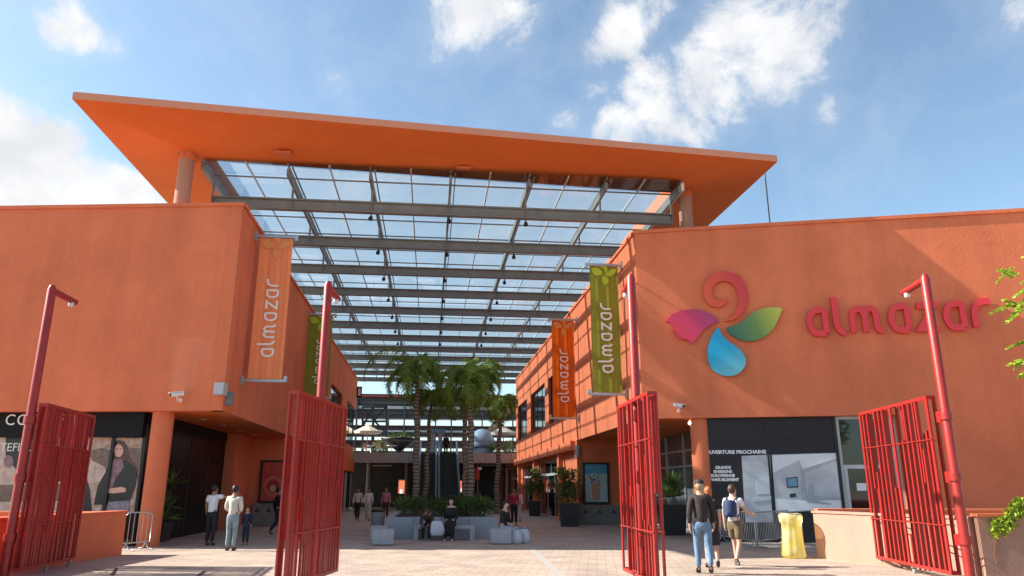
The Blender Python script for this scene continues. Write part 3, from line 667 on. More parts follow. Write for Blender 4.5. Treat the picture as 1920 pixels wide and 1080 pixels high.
def gate(p0, p1, label, ztop=3.3, z0=.14, seed=1, dense=0):
    """framed gate, two layers of unequal vertical flats, from hinge p0 to free end p1"""
    rnd = random.Random(seed)
    p0 = Vector((*p0, 0)); p1 = Vector((*p1, 0)); d = (p1 - p0); Lg = d.length; d.normalize(); n = Vector((d.y, -d.x, 0)); Z = Vector((0, 0, 1))
    t = thing('gate', p0, label, 'gate', 'red steel gates standing open')
    ax = (d, n, Z)
    mb = MB()
    P = lambda a, z, o=0: p0 + d * a + n * o + Z * z
    mids = (Lg * .5,)
    for o in (-.07, .07):
        for a in (.04, Lg * .5, Lg - .04): mb.box(P(a, (z0 + ztop) / 2, o), (.095, .03, ztop - z0 - .1), ax=ax)
        mb.box(P(Lg / 2, ztop - .03, o), (Lg, .032, .06), ax=ax); mb.box(P(Lg / 2, z0 + .03, o), (Lg, .032, .06), ax=ax)
    for a in (.03, Lg * .5, Lg - .03):
        mb.box(P(a, ztop - .03), (.06, .108, .058), ax=ax); mb.box(P(a, z0 + .03), (.06, .108, .058), ax=ax)
    mb.build('frame', RED, t)
    for z in (z0 + (ztop - z0) * .265, z0 + (ztop - z0) * .745):
        mb = MB(); 
        for o in (-.105, .105): mb.tube([P(.0, z, o * .88), P(Lg, z, o * .88)], .012, 8)
        mb.build('rod', RED, t)
    nbars = int(Lg / (.155 if dense else .205)); bw, bd = (.062, .032) if dense else (.058, .062)
    lev = [z0 + .06, z0 + (ztop - z0) * .265, z0 + (ztop - z0) * .5, z0 + (ztop - z0) * .745, ztop - .06]
    def vbar(a, za, zb, side):
        mb = MB(); mb.box(P(a, (za + zb) / 2, side), (bw, bd, zb - za), ax=ax); mb.build('bar', RED, t)
    for k in range(1, nbars):
        a = Lg * k / nbars
        if abs(a - Lg / 2) < .09: continue
        for ly, side in enumerate((-.05, .05)):
            if not dense and ly == 1 and k % 2: continue
            aa = a + (ly * .07 if dense else ly * .10)
            if aa > Lg - .12 or abs(aa - Lg / 2) < .09: continue
            c = rnd.random()
            if c < .45: vbar(aa, lev[0], lev[4], side)
            elif c < .7:
                m_ = rnd.choice((1, 2, 3)); zz = lev[m_] + rnd.uniform(-.25, .25); vbar(aa, lev[0], zz, side)
                if dense or rnd.random() < .5: vbar(aa, lev[max(1, m_ - 1)], lev[4], -side)
            else:
                m_ = rnd.choice((1, 2)); zz = lev[m_] + rnd.uniform(-.25, .2); vbar(aa, zz, lev[4], side)
                if dense: vbar(aa + .02, lev[0], lev[3], -side)
    for a in (Lg - .12, Lg * .5):
        mb = MB(); mb.box(P(a, z0 - .02, 0), (.08, .1, .05), ax=ax); c = mb.build('caster', mat('zinc', (.5, .5, .5), .4, metal=.6), t)
        mb = MB(); q = P(a, .05, 0); mb.tube([q - n * .025, q + n * .025], .05, 14); mb.build('wheel', mat('grey_rubber', (.3, .29, .28), .7), c)
    return t
lamp_post(-9.50, 14.7, 'red lamp post at the far left, in front of the black shop sign', 1)
lamp_post(-3.72, 14.4, 'red lamp post left of the passage, overlapping the green banner', -1)
lamp_post(2.33, 13.9, 'red lamp post right of the passage, beside the large green banner', -1)
lamp_post(8.10, 13.9, 'red lamp post standing in front of the red wall lettering', 1)
gate((-9.28, 14.7), (-9.75, 17.3), 'darkest red gate at the far left, hiding part of the shop sign', ztop=3.28, seed=3, dense=1)
gate((-3.36, 14.8), (-3.57, 12.1), 'dark red gate left of the passage, seen almost edge on beside the low post', ztop=3.2, seed=5, dense=1)
gate((2.20, 15.0), (2.37, 12.5), 'bright red gate right of the passage, below the large green banner', ztop=3.24, seed=9)
gate((8.0, 14.15), (8.23, 17.5), 'red gate open before the pale low wall on the right', ztop=3.36, seed=11)

# ================================================================ LOW WALLS
def lowwall(pts, h, th, label, m=PLW, side=1):
    mb = MB()
    for a, b in zip(pts, pts[1:]):
        a = Vector((*a, 0)); b = Vector((*b, 0)); n = (b - a).normalized().cross(Vector((0, 0, 1))) * th * side
        mb.hexa([a, b, b + n, a + n], [p + Vector((0, 0, h)) for p in (a, b, b + n, a + n)])
    t = thing('low_wall', (*pts[0], 0), label, 'wall'); mb.build('wall_body', m, t)
    mb = MB()
    for a, b in zip(pts, pts[1:]):
        a = Vector((*a, h)); b = Vector((*b, h)); d = (b - a).normalized() * .03; n = (b - a).normalized().cross(Vector((0, 0, 1))) * side
        q = [a - d - n * .03, b + d - n * .03, b + d + n * (th + .03), a - d + n * (th + .03)]
        mb.hexa(q, [p + Vector((0, 0, .05)) for p in q])
    mb.build('coping', m, t); return t
lowwall([(-10.05, 20.1), (-10.2, 11.0)], 1.04, .3, 'low terracotta wall behind the leftmost gate, its end by the column', PL, 1)
lowwall([(-10.40, 20.0), (-19.0, 20.6)], 1.02, .3, 'low wall running along the left shop windows', PL, -1)
lowwall([(7.50, 19.2), (8.12, 17.55), (9.0, 15.25)], 1.06, .3, 'pale sunlit low wall behind the right gate and the yellow bag', PLW, -1)
lowwall([(7.75, 19.45), (17.5, 18.6)], 1.10, .3, 'low wall along the foot of the right facade', PL, -1)
t = thing('planter_wall', (11, 15, 0), 'terracotta block in the right foreground corner, with yellow green creeper on top', 'wall')
q = [Vector((8.93, 14.95, 0)), Vector((9.2, 13.0, 0)), Vector((15, 13.0, 0)), Vector((15, 14.2, 0))]
q = [Vector((9.0, 14.9, 0)), Vector((15.5, 14.3, 0)), Vector((15.5, 15.2, 0)), Vector((9.1, 15.2, 0))]
mb = MB(); mb.hexa(q, [p + Vector((0, 0, 1.12)) for p in q]); mb.build('wall_body', PLW, t)
mb = MB(); q2 = [q[0] + Vector((-.04, -.04, 0)), q[1] + Vector((0, -.04, 0)), q[2] + Vector((0, .04, 0)), q[3] + Vector((-.04, .04, 0))]
mb.hexa([p + Vector((0, 0, 1.12)) for p in q2], [p + Vector((0, 0, 1.17)) for p in q2]); mb.build('coping', PL, t)
t = mat('stain', (.36, .19, .13), .9, var=.3, vscale=6)
mb = MB(); F_ = Frame((9.0, 14.9), (6.5, -.6), (-.6, -6.5)); F_.pxpoly(mb, [(1866, 1015), (1872, 1008), (1878, 1020), (1876, 1045), (1870, 1062), (1864, 1040)], -.01, .004); mb.build('stain', t, bpy.data.objects['planter_wall'])

# ================================================================ WALL LOGO AND LETTERS
def gradmat(name, stops, p0, p1):
    """paint that shades from one colour to another across the petal (object space)"""
    m = bpy.data.materials.new(name); m.use_nodes = True; t = m.node_tree; b = t.nodes['Principled BSDF']; b.inputs['Roughness'].default_value = .45
    g = t.nodes.new('ShaderNodeTexCoord'); dt = t.nodes.new('ShaderNodeVectorMath'); dt.operation = 'DOT_PRODUCT'
    d = p1 - p0; dt.inputs[1].default_value = d / d.length_squared; t.links.new(g.outputs['Object'], dt.inputs[0])
    ad = t.nodes.new('ShaderNodeMath'); ad.operation = 'SUBTRACT'; ad.inputs[1].default_value = p0.dot(d) / d.length_squared; t.links.new(dt.outputs['Value'], ad.inputs[0])
    r = t.nodes.new('ShaderNodeValToRGB'); t.links.new(ad.outputs[0], r.inputs[0])
    r.color_ramp.elements[0].color = (*stops[0], 1); r.color_ramp.elements[1].color = (*stops[-1], 1)
    for i, s_ in enumerate(stops[1:-1]): e = r.color_ramp.elements.new((i + 1) / (len(stops) - 1)); e.color = (*s_, 1)
    t.links.new(r.outputs[0], b.inputs['Base Color']); return m
KZ = lambda x, y: (1220 + x / 2.743, 480 + y / 2.743)
def smooth_poly(pts, n=2):
    for _ in range(n):
        q = []
        for i in range(len(pts)):
            a, b = pts[i], pts[(i + 1) % len(pts)]; q += [(a[0] * .75 + b[0] * .25, a[1] * .75 + b[1] * .25), (a[0] * .25 + b[0] * .75, a[1] * .25 + b[1] * .75)]
        pts = q
    return pts
uo, zo = FR.px(1355, 610); LO = FR.p(uo, zo, 0)
logo = thing('wall_emblem', LO, 'four petalled flower emblem with a red curl, mounted on the right facade', 'emblem')
O0, O1 = .03, .14
def petal(name, pts, stops, a, b, sm=1):
    if sm: pts = smooth_poly(pts, sm)
    pts = [KZ(*p) for p in pts]; P0 = FR.p(*FR.px(*KZ(*a), O1), O1) - LO; P1 = FR.p(*FR.px(*KZ(*b), O1), O1) - LO
    mb = MB(); FR.pxpoly(mb, pts, O0, O1); return mb.build(name, gradmat(name, stops, P0, P1), logo)
petal('profile_petal', [(78, 337), (110, 300), (160, 279), (220, 272), (280, 285), (330, 310), (350, 335), (300, 360), (265, 385), (240, 420), (212, 452), (200, 443), (188, 428), (160, 427), (140, 420), (126, 402), (132, 390), (115, 380), (119, 362), (104, 350), (98, 341)],
      [(.74, .04, .08), (.62, .035, .11), (.42, .045, .15)], (150, 440), (320, 300), 0)
petal('drop_petal', [(352, 366), (335, 378), (310, 420), (295, 470), (292, 520), (310, 575), (350, 608), (400, 620), (450, 608), (485, 570), (492, 535), (475, 495), (440, 465), (400, 440), (370, 410), (355, 385)],
      [(.01, .33, .62), (.01, .38, .62), (.16, .48, .58)], (300, 380), (480, 580))
petal('leaf_petal', [(383, 368), (430, 360), (480, 330), (530, 285), (590, 265), (640, 263), (683, 268), (668, 290), (655, 330), (630, 380), (580, 420), (520, 440), (460, 432), (410, 405)],
      [(.03, .14, .10), (.14, .25, .06), (.50, .52, .07)], (410, 400), (660, 290))
cl_pts = [(385, 335), (440, 305), (470, 250), (475, 200), (462, 155), (430, 118), (385, 103), (340, 110), (305, 140), (292, 185), (308, 228), (345, 245), (378, 232), (388, 222)]
cw = [5, 26, 44, 50, 52, 52, 50, 48, 46, 42, 40, 36, 30, 18]
mb = MB()
def KP(x, y, e): return FR.p(*FR.px(*KZ(x, y), O1), O1)
# resample the spiral smoothly
def catmull(p, k=4):
    q = []
    for i in range(len(p) - 1):
        p0, p1, p2, p3 = [Vector(p[max(0, min(len(p) - 1, i + j))]) for j in (-1, 0, 1, 2)]
        for t in range(k):
            t = t / k; q.append(.5 * ((2 * p1) + (p2 - p0) * t + (2 * p0 - 5 * p1 + 4 * p2 - p3) * t * t + (3 * p1 - p0 - 3 * p2 + p3) * t ** 3))
    q.append(Vector(p[-1])); return q
sp = catmull([(x, y, ww) for (x, y), ww in zip(cl_pts, cw)])
stroke(mb, [(v.x, v.y) for v in sp], [v.z for v in sp], KP, FR.n * (O0 - O1))
P0 = FR.p(*FR.px(*KZ(300, 220), O1), O1) - LO; P1 = FR.p(*FR.px(*KZ(470, 140), O1), O1) - LO
mb.build('curl_petal', gradmat('curl', [(.72, .10, .035), (.70, .07, .035), (.60, .035, .045)], P0, P1), logo)

ul, zl = FR.px(1515, 627, .12); ur_, zr_ = FR.px(1868, 612, .12)
xh = (FR.px(1690, 571, .12)[1] - FR.px(1690, 617, .12)[1])
zbl = (zl + zr_) / 2
sign = thing('wall_lettering', FR.p(ul, zbl, 0), 'large raised red lettering reading almazar on the right facade', 'sign')
Wd = word_width('almazar'); kx = (ur_ - ul) / Wd
cur = 0; LET = mat('red_sign_paint', (.78, .04, .05), .4, var=.08)
for ch in 'almazar':
    wch, strokes = GLY[ch]; mb = MB()
    for i, st in enumerate(strokes):
        st = [(v.x, v.y) for v in catmull([(x, y, 0) for x, y in st])] if ch != 'z' and len(st) > 2 else st
        stroke(mb, st, .255, lambda a, b, e, c=cur: FR.p(ul + (c + a) * kx, zbl + b * xh + (c + a) * (zr_ - zl) / Wd - (zr_ - zl) / 2, .14 + e), FR.n * -.11, i * .003)
    mb.build('letter', LET, sign); cur += wch + .12

# ================================================================ BANNERS
def banner(Wf, wallx, wally, quad_px, color, ecol, label, bracket_out=None, tcol=TXT, fold=.035, inner=True, textw=.42, emph=True):
    """hanging banner square to the passage wall; quad_px = TL,TR,BR,BL corner pixels"""
    u_, z_ = Wf.px(wallx, wally); s_ = (Wf.p(u_, 0)).dot(D); FB = Frame(D * s_, LA, -D)      # plane across the passage
    c4 = [FB.px(*p) for p in quad_px]
    l0 = (c4[0][0] + c4[3][0]) / 2; l1 = (c4[1][0] + c4[2][0]) / 2; zt = (c4[0][1] + c4[1][1]) / 2; zb = (c4[2][1] + c4[3][1]) / 2
    wl_ = LL if Wf is WL else LR
    base = FB.p((l0 + l1) / 2, zb); t = thing('banner', base, label, 'banner', 'hanging banners along the passage')
    far = max(l1, l0) + .12 if Wf is WL else min(l0, l1) - .12
    for z in (zt + .06, zb - .06):
        mb = MB(); mb.bar(FB.p(wl_, z), FB.p(far, z), .09, .09); mb.box(FB.p(far, z + (.06 if z < zt else -.04)), (.1, .1, .2), R(6.2))
        mb.box(FB.p(wl_ + (.03 if Wf is WL else -.03), z), (.06, .2, .3), R(6.2)); mb.build('bracket', ALU, t)
    n = 24; mb = MB(); vs = []
    hf = fold
    f = lambda k: hf * math.sin(k / n * math.pi * 5) * .6 + hf * .4 * math.sin(k / n * math.pi * 11 + 1)
    for k in range(n + 1):
        l = l0 + (l1 - l0) * k / n
        for j, z in enumerate((zt, zt * .6 + zb * .4, zt * .25 + zb * .75, zb)): vs.append(FB.p(l, z, f(k) * (.4, 1, 1, .3)[j]))
    mb.add(vs, [(k * 4 + j, k * 4 + 4 + j, k * 4 + 5 + j, k * 4 + 1 + j) for k in range(n) for j in range(3)], True)
    fb = mb.build('fabric', color, t)
    # flower at the top in a lighter tint
    W_ = l1 - l0; H_ = zt - zb; mb = MB()
    off = hf + .012
    fx = lambda a, b: FB.p(l0 + W_ * a, zt - W_ * b, off)
    pet = {'l': [(.05, .12), (.14, .06), (.32, .08), (.47, .24), (.38, .34), (.22, .36), (.10, .28)],
           'r': [(.97, .08), (.90, .24), (.76, .36), (.62, .36), (.53, .27), (.66, .20), (.76, .10)],
           'd': [(.50, .32), (.42, .42), (.42, .58), (.52, .70), (.64, .62), (.66, .50), (.56, .42)],
           'c': [(.52, .26), (.62, .18), (.62, .02), (.50, .00), (.36, .02), (.46, .07), (.53, .12)]}
    for i, pts in enumerate(pet.values()):
        pts = smooth_poly(pts, 1); mb.prism([fx(*p) + -D * .001 * i for p in pts], D * .004)
    mb.build('printed_flower', ecol, fb)
    # lettering reads upwards
    mb = MB(); wd = word_width('almazar'); TLn = H_ * .56; k_ = TLn / wd; zb0 = zb + H_ * .145; lb = l0 + W_ * (.5 + textw / 2 * .9); cur = 0
    for ch in 'almazar':
        wch, strokes = GLY[ch]
        for i, st in enumerate(strokes):
            st = [(v.x, v.y) for v in catmull([(x, y, 0) for x, y in st], 3)] if ch != 'z' and len(st) > 2 else st
            stroke(mb, st, .2, lambda a, b, e, c=cur: FB.p(lb - b * k_ * 1.12, zb0 + (c + a) * k_, off + .003 + e), D * .003, i * .0015)
        cur += wch + .12
    mb.build('lettering', tcol, fb)
    return t
def cloth(name, c, tr=.5, var=.06):
    m = mat(name, c, .75, var=var); t = m.node_tree; b = t.nodes['Principled BSDF']; s_ = b.inputs['Base Color'].links[0].from_socket
    tl = t.nodes.new('ShaderNodeBsdfTranslucent'); t.links.new(s_, tl.inputs[0]); ms = t.nodes.new('ShaderNodeMixShader'); ms.inputs[0].default_value = tr
    t.links.new(b.outputs[0], ms.inputs[1]); t.links.new(tl.outputs[0], ms.inputs[2]); t.links.new(ms.outputs[0], t.nodes['Material Output'].inputs[0]); return m
BOR = cloth('orange_banner_cloth', (.98, .32, .13), .15); BOR2 = cloth('deep_orange_banner_cloth', (.80, .15, .01))
BGR = cloth('olive_green_banner_cloth', (.30, .34, .045)); BGL = mat('lime_print', (.45, .60, .03), .7); BOL = mat('pale_orange_print', (.74, .32, .10), .7)
banner(WL, 478, 441, [(487, 446), (549, 448), (529, 712), (466, 709)], BOR, BOL, 'light orange banner hanging on the left building corner')
banner(WL, 580, 584, [(575, 592), (622, 592), (617, 745), (572, 742)], BGR, BGL, 'dark green banner half hidden behind a red lamp post')
banner(WR, 1166, 497, [(1104, 501), (1158, 498), (1167, 735), (1113, 737)], BGR, BGL, 'large olive green banner at the right building corner', fold=.04)
banner(WR, 1082, 599, [(1034, 603), (1076, 600), (1079, 781), (1037, 783)], BOR2, BOL, 'small deep orange banner hanging further along the right wall')
# ================================================================ SMALL FIXTURES ON THE WALLS
def cctv(F, px, py, label, off=.0):
    u, z = F.px(px, py, .3); b = F.p(u, z, 0); t = thing('security_camera', b, label, 'camera', 'white security cameras on the facades')
    mb = MB(); mb.tube([F.p(u, z - .12, .002), F.p(u, z - .14, .2), F.p(u, z, .26)], .022, 8); mb.tube([F.p(u, z - .12, 0), F.p(u, z - .12, .03)], .06, 12); mb.build('bracket', PLASTW, t)
    mb = MB(); a, c = F.p(u - .14, z + .07, .16), F.p(u + .14, z + .0, .36); mb.tube([a, c], .065, 14); mb.bar(a + Vector((0, 0, .06)), c + Vector((0, 0, .07)) + (c - a) * .18, .16, .02); h = mb.build('housing', PLASTW, t)
    mb = MB(); mb.tube([c - (c - a) * .01, c + (c - a) * .06], .05, 12); mb.build('lens', BLACK, h)
cctv(FL, 331, 741, 'white security camera on the left facade above the column')
cctv(FR, 1273, 762, 'white security camera on the right facade, left of the column')
u, z = FL.px(417, 730, .2); t = thing('floodlight', FL.p(u, z, 0), 'grey box floodlight fixed to the corner of the left building', 'light')
mb = MB(); FL.box(mb, u - .13, u + .17, z - .18, z + .18, .12, .42); FL.box(mb, u - .03, u + .05, z - .05, z + .05, .0, .12); mb.build('housing', mat('grey_fixture', (.42, .43, .44), .45), t)
b_ = C(SL0 + .28, LL, z - .22); mb = MB(); WL.box(mb, .12, .36, z - .42, z - .02, .0, .22); mb.build('ballast_box', mat('dark_grey_fixture', (.18, .18, .19), .5), t)
mb = MB(); FL.box(mb, u - .11, u + .15, z - .16, z + .16, .42, .425); mb.build('lens', mat('fixture_glass', (.45, .47, .50), .15), t)
# lit lamps beside the columns
for F, px, py, lab in ((FL, 317, 773, 'small lit lamp beside the left column, under the soffit'), (FR, 1294, 792, 'small lit lamp beside the right column, under the soffit')):
    u, z = F.px(px, py, -.35); p = F.p(u, z, -.35); t = thing('wall_lamp', p, lab, 'lamp')
    mb = MB(); mb.lathe([(.03, .0), (.06, -.03), (.075, -.09), (.04, -.13)], p + Vector((0, 0, .05)), 12); mb.build('bulb', mat('lit_bulb', (1, .72, .35), .5, emit=3), t)
    mb = MB(); mb.tube([p + Vector((0, 0, .05)), Vector((p.x, p.y, ZS + .01))], .025, 8); mb.build('stem', LALU, t)
for i, (s_, l_) in enumerate(((26, -7.6), (28.5, -7.6), (31, -7.6), (33.5, -7.6), (27.5, 8.6), (30, 8.6), (33, 8.6))):
    p = C(s_, l_, ZS - .01); mb = MB(); mb.lathe([(.11, 0), (.11, -.02), (.08, -.025)], p, 14)
    tag(mb.build('downlight', LALU), 'round recessed downlight in the orange soffit', 'downlight', 'downlights in the soffits')
# small sign on left wall, lamp and fire extinguisher on the right wall
u, z = WL.px(667, 735); t = thing('projecting_sign', WL.p(u, z - .3), 'small dark projecting sign with pale marks high on the left passage wall', 'sign')
mb = MB(); WL.box(mb, u - .04, u + .04, z - .45, z + .45, .08, .5); WL.box(mb, u - .02, u + .02, z + .2, z + .26, 0, .08); mb.build('board', DARK, t)
mb = MB(); WL.box(mb, u - .06, u - .042, z - .3, z + .3, .2, .4); mb.build('marking', WHITE, t)
p = C(S_BACK - .45, LR - .25, 0)
t = thing('fire_extinguisher', p + Vector((0, 0, 1.15)), 'red fire extinguisher hanging on the pillar beside the drink poster', 'extinguisher')
p = C(S_BACK - .15, LR + .12, 1.1); mb = MB(); mb.lathe([(.075, 0), (.09, .03), (.09, .5), (.05, .58), (.03, .62)], p, 14); mb.build('cylinder', RED, t)
mb = MB(); mb.box(p + Vector((0, 0, .66)), (.12, .05, .06)); mb.tube([p + Vector((.05, 0, .64)), p + Vector((.12, -.02, .5)), p + Vector((.1, -.03, .3))], .012, 6); mb.build('valve', BLACK, t)
p = C(S_BACK - .3, LR - .05, 3.35)
t = thing('wall_spotlight', p, 'grey cylinder lamp on the pillar left of the drink poster', 'lamp')
mb = MB(); mb.lathe([(.11, -.25), (.11, .25), (.09, .28)], p, 14); mb.build('lamp_head', mat('grey_fixture', (.42, .43, .44)), t); mb = MB(); mb.bar(p, p + D * .3, .05, .05); mb.build('bracket', STEEL, t)

# ================================================================ POSTER CASES
def case(side):
    FB = Frame(D * (S_BACK - .02), LA, -D)
    if side > 0: xs, ys, base = (1092, 1144), (867, 945), (1084, 1160, 947, 988)
    else: xs, ys, base = (490, 536), (863, 943), (477, 534, 944, 985)
    l0, zt = FB.px(xs[0], ys[0], .1); l1, zb = FB.px(xs[1], ys[1], .1)
    t = thing('poster_case', FB.p((l0 + l1) / 2, zb), 'black framed poster case with a tall drink on blue, right wall' if side > 0 else 'black framed poster case with a red printed circle, in the shade on the left', 'poster case')
    mb = MB(); FB.box(mb, l0, l1, zb, zt, 0, .12); mb.build('frame', BLACK, t)
    b0 = .09
    P = lambda a, b: (l0 + (l1 - l0) * (b0 + (1 - 2 * b0) * a), zt - (zt - zb) * (.05 + .9 * b))
    def pl(name, m, pts, k): mb = MB(); FB.poly(mb, [P(*q) for q in pts], .1, .122 + .002 * k); mb.build(name, m, t)
    if side > 0:
        pl('poster_sheet', mat('print_sky_blue', (.40, .55, .58), .3, var=.15), [(0, 0), (1, 0), (1, 1), (0, 1)], 0)
        pl('printed_sky', mat('print_deep_blue', (.03, .25, .45), .3, color2=(.12, .42, .58), vscale=9), [(0, 0), (1, 0), (1, .24), (.7, .27), (.4, .22), (0, .28)], 1)
        pl('printed_glass', mat('print_drink', (.38, .12, .06), .3, color2=(.60, .42, .28), vscale=22), [(.28, .52), (.68, .52), (.66, .92), (.58, .97), (.38, .97), (.30, .92)], 2)
        rr = random.Random(4); cols_ = [mat('print_berry', (.45, .02, .05), .3), mat('print_plum', (.12, .02, .05), .3), mat('print_leaf', (.10, .25, .04), .3), mat('print_cream_dot', (.7, .5, .35), .3)]
        for k in range(22):
            y = rr.uniform(.28, .52); x = .48 + rr.uniform(-.34, .34) * (1.2 - (y - .28) * 2.2); pl('printed_fruit', cols_[k % 4], circ(x, y, .045, .022, 7), 3 + k % 3)
    else:
        pl('poster_sheet', mat('print_red', (.42, .03, .035), .35, color2=(.55, .10, .06), vscale=5), [(0, 0), (1, 0), (1, 1), (0, 1)], 0)
        pl('printed_ring', mat('print_coral', (.55, .16, .10), .35, var=.3, vscale=6), circ(.5, .62, .40, .27, 22), 1)
        pl('printed_disc', mat('print_red2', (.38, .02, .03), .35, var=.2, vscale=6), circ(.5, .62, .28, .18, 20), 2)
        pl('printed_centre', mat('print_pale_red', (.60, .35, .25), .35, var=.3, vscale=9), circ(.5, .68, .13, .09, 12), 3)
    la, z1 = FB.px(base[0], base[2], .3); lb, z2 = FB.px(base[1], base[3], .3)
    lb = min(lb, RRT - .1)
    t2 = thing('stone_plinth', FB.p((la + lb) / 2, 0, .2), 'grey block plinth with small dark flower marks, under the %s poster case' % ('drink' if side > 0 else 'red'), 'plinth')
    mb = MB(); FB.box(mb, la, lb, 0, z1, 0.002, .6); mb.build('block', mat('grey_stone', (.20, .19, .18), .7, var=.2), t2)
    for k in range(3):
        x = la + (lb - la) * (.15 + .35 * k); mb = MB()
        for a in (90, 210, 330): FB.poly(mb, [(x + .06 * math.cos(R(a)) + .05 * math.cos(R(b)), z1 - .3 + .06 * math.sin(R(a)) + .05 * math.sin(R(b))) for b in range(0, 360, 60)], .59, .603 + .001 * (a // 120))
        mb.build('carved_mark', BLACK, t2)
case(1); case(-1)

# ================================================================ VEGETATION
def leaf(mb, p, d, ln, wd, n=None):
    d = d.normalized(); n = n or Vector((random.gauss(0, 1), random.gauss(0, 1), random.gauss(0, 1))); s_ = d.cross(n).normalized() * wd / 2
    mb.add([p, p + d * ln * .45 + s_, p + d * ln, p + d * ln * .45 - s_], [(0, 1, 2, 3)])
def rv(): return Vector((random.gauss(0, 1), random.gauss(0, 1), random.gauss(0, 1))).normalized()
def clump(mb, c, r, n, ln, wd, up=.3):
    for _ in range(n):
        v = rv(); rr = random.random() ** .4; p = Vector((c[0] + v.x * r[0] * rr, c[1] + v.y * r[1] * rr, c[2] + v.z * r[2] * rr))
        leaf(mb, p, v + rv() * .8 + Vector((0, 0, up)), ln * random.uniform(.6, 1.3), wd)
def palm(x, y, h, lean, label, nf=16, fl=2.0, drop=1.0, seed=1, r0=.13, tallf=0):
    random.seed(seed)
    t = thing('palm_tree', (x, y, .7), label, 'palm', 'palms in the stone planter')
    n = 14; pts = [(x + lean[0] * (k / n) ** 1.4 + .03 * math.sin(k * 1.3 + seed), y + lean[1] * (k / n) ** 1.4, .5 + (h - .5) * k / n) for k in range(n + 1)]
    mb = MB(); pp = []; rr = []
    for k in range(n * 3 + 1):
        a = k / (n * 3); i = min(int(a * n), n - 1); f = a * n - i; P = Vector(pts[i]).lerp(Vector(pts[i + 1]), f); pp.append(P)
        rr.append(r0 * (1.15 - .45 * a) * (1.06 if k % 3 == 0 else .97))
    mb.tube(pp, rr, 12); mb.build('trunk', TRUNK, t)
    top = Vector(pts[-1])
    mb = MB(); mb.tube([top - Vector((0, 0, .1)), top + Vector((0, 0, .5))], [r0 * .75, r0 * .35], 10); mb.build('crownshaft', mat('crownshaft_green', (.14, .19, .06), .5, var=.3), t)
    top = top + Vector((0, 0, .35))
    for k in range(nf):
        az = 2.4 * k + random.uniform(-.3, .3); el = R(82) - (k / nf) * R(70) * drop + random.uniform(-.12, .12); L_ = fl * random.uniform(.8, 1.12)
        if tallf and k == 0: az, el, L_ = R(170), R(78), fl * 1.75
        hd = Vector((math.cos(az), math.sin(az), 0)); mb = MB(); st = []
        p = top.copy(); ang = el; m_ = 16
        for j in range(m_ + 1):
            st.append(p.copy()); p += (hd * math.cos(ang) + Vector((0, 0, math.sin(ang)))) * (L_ / m_); ang -= R(6.5 + 4 * drop + 3 * (j / m_))
        mb.tube(st, [.022 * (1 - .8 * j / m_) + .004 for j in range(m_ + 1)], 5)
        sd = hd.cross(Vector((0, 0, 1)))
        for j in range(2, m_ + 1):
            for q in range(6):
                f = q / 6; c = st[j - 1].lerp(st[j], f); dr = (st[j] - st[j - 1]).normalized(); a = (j - 1 + f) / m_
                ll = .50 * (math.sin(math.pi * min(1, a * .85 + .15)) ** .6) * random.uniform(.6, 1.15) * fl / 2
                for sgn in (-1, 1):
                    v = sd * sgn * random.uniform(.5, 1) + dr * .8 + Vector((0, 0, random.uniform(-.9, .7)))
                    v.normalize(); e = c + v * ll + Vector((0, 0, -.16 * ll * 2)); mid = c + v * ll * .55
                    wv = dr * .014
                    mb.add([c - wv * .6, c + wv * .6, mid + wv, e, mid - wv], [(0, 1, 2, 3, 4)])
        mb.build('frond', FROND, t)
    return t
P1 = at(779, 950, 30.5); palm(P1.x, 30.5, 5.85, (-.1, 0), 'slender palm furthest left in the planter, with the tallest arching frond', nf=20, fl=2.2, seed=3, tallf=1)
P2 = at(797, 950, 32.0); palm(P2.x, 32.0, 5.0, (.08, .2), 'thinner palm just right of the leftmost one, dark in the shade', nf=13, fl=1.5, seed=8, r0=.10)
P3 = at(872, 950, 31.5); palm(P3.x, 31.5, 5.0, (-.15, .3), 'palm with a dark slender trunk beside the thick ringed one', nf=13, fl=1.6, seed=12, r0=.10)
P4 = at(882, 950, 29.5); palm(P4.x, 29.5, 5.45, (-.05, 0), 'palm furthest right in the planter, with a pale thick ringed trunk', nf=24, fl=2.2, seed=21, r0=.14)
P5 = at(930, 950, 35.0); palm(P5.x, 35.5, 5.2, (.2, 0), 'drooping palm behind the planter near the right wall', nf=12, fl=1.6, drop=1.25, seed=31, r0=.11)
random.seed(5)
# planter
pa = onz(722, 1011, 0); pb = onz(931, 1011, 0); Yp = (pa.y + pb.y) / 2
t = thing('stone_planter', ((pa.x + pb.x) / 2, Yp + 4, 0), 'long pale stone planter in the middle of the passage', 'planter')
H_ = .70
A_, B_ = Vector((pa.x, Yp, 0)), Vector((pb.x, Yp + .35, 0)); mb = MB()
for a, b in ((A_, B_), (B_, B_ + D * 8), (B_ + D * 8, A_ + D * 8), (A_ + D * 8, A_)):
    nn_ = (b - a).normalized().cross(Vector((0, 0, -1))) * .25; e = (b - a).normalized() * .0
    mb.hexa([a, b, b + nn_, a + nn_], [p + Vector((0, 0, H_)) for p in (a, b, b + nn_, a + nn_)])
mb.build('stone_wall', GRAN, t)
mb = MB(); mb.quad(*[p + Vector((0, 0, H_ - .1)) for p in (A_, B_, B_ + D * 8, A_ + D * 8)]); mb.build('soil', mat('soil', (.04, .03, .02), .95), t)
for k in range(3): mb = MB(); q = A_.lerp(B_, (k + 1) / 4) + Vector((0, -.004, H_ / 2)); mb.box(q, (.012, .01, H_ - .02)); mb.build('joint', mat('dark_line', (.05, .04, .035)), t)
mb = MB()
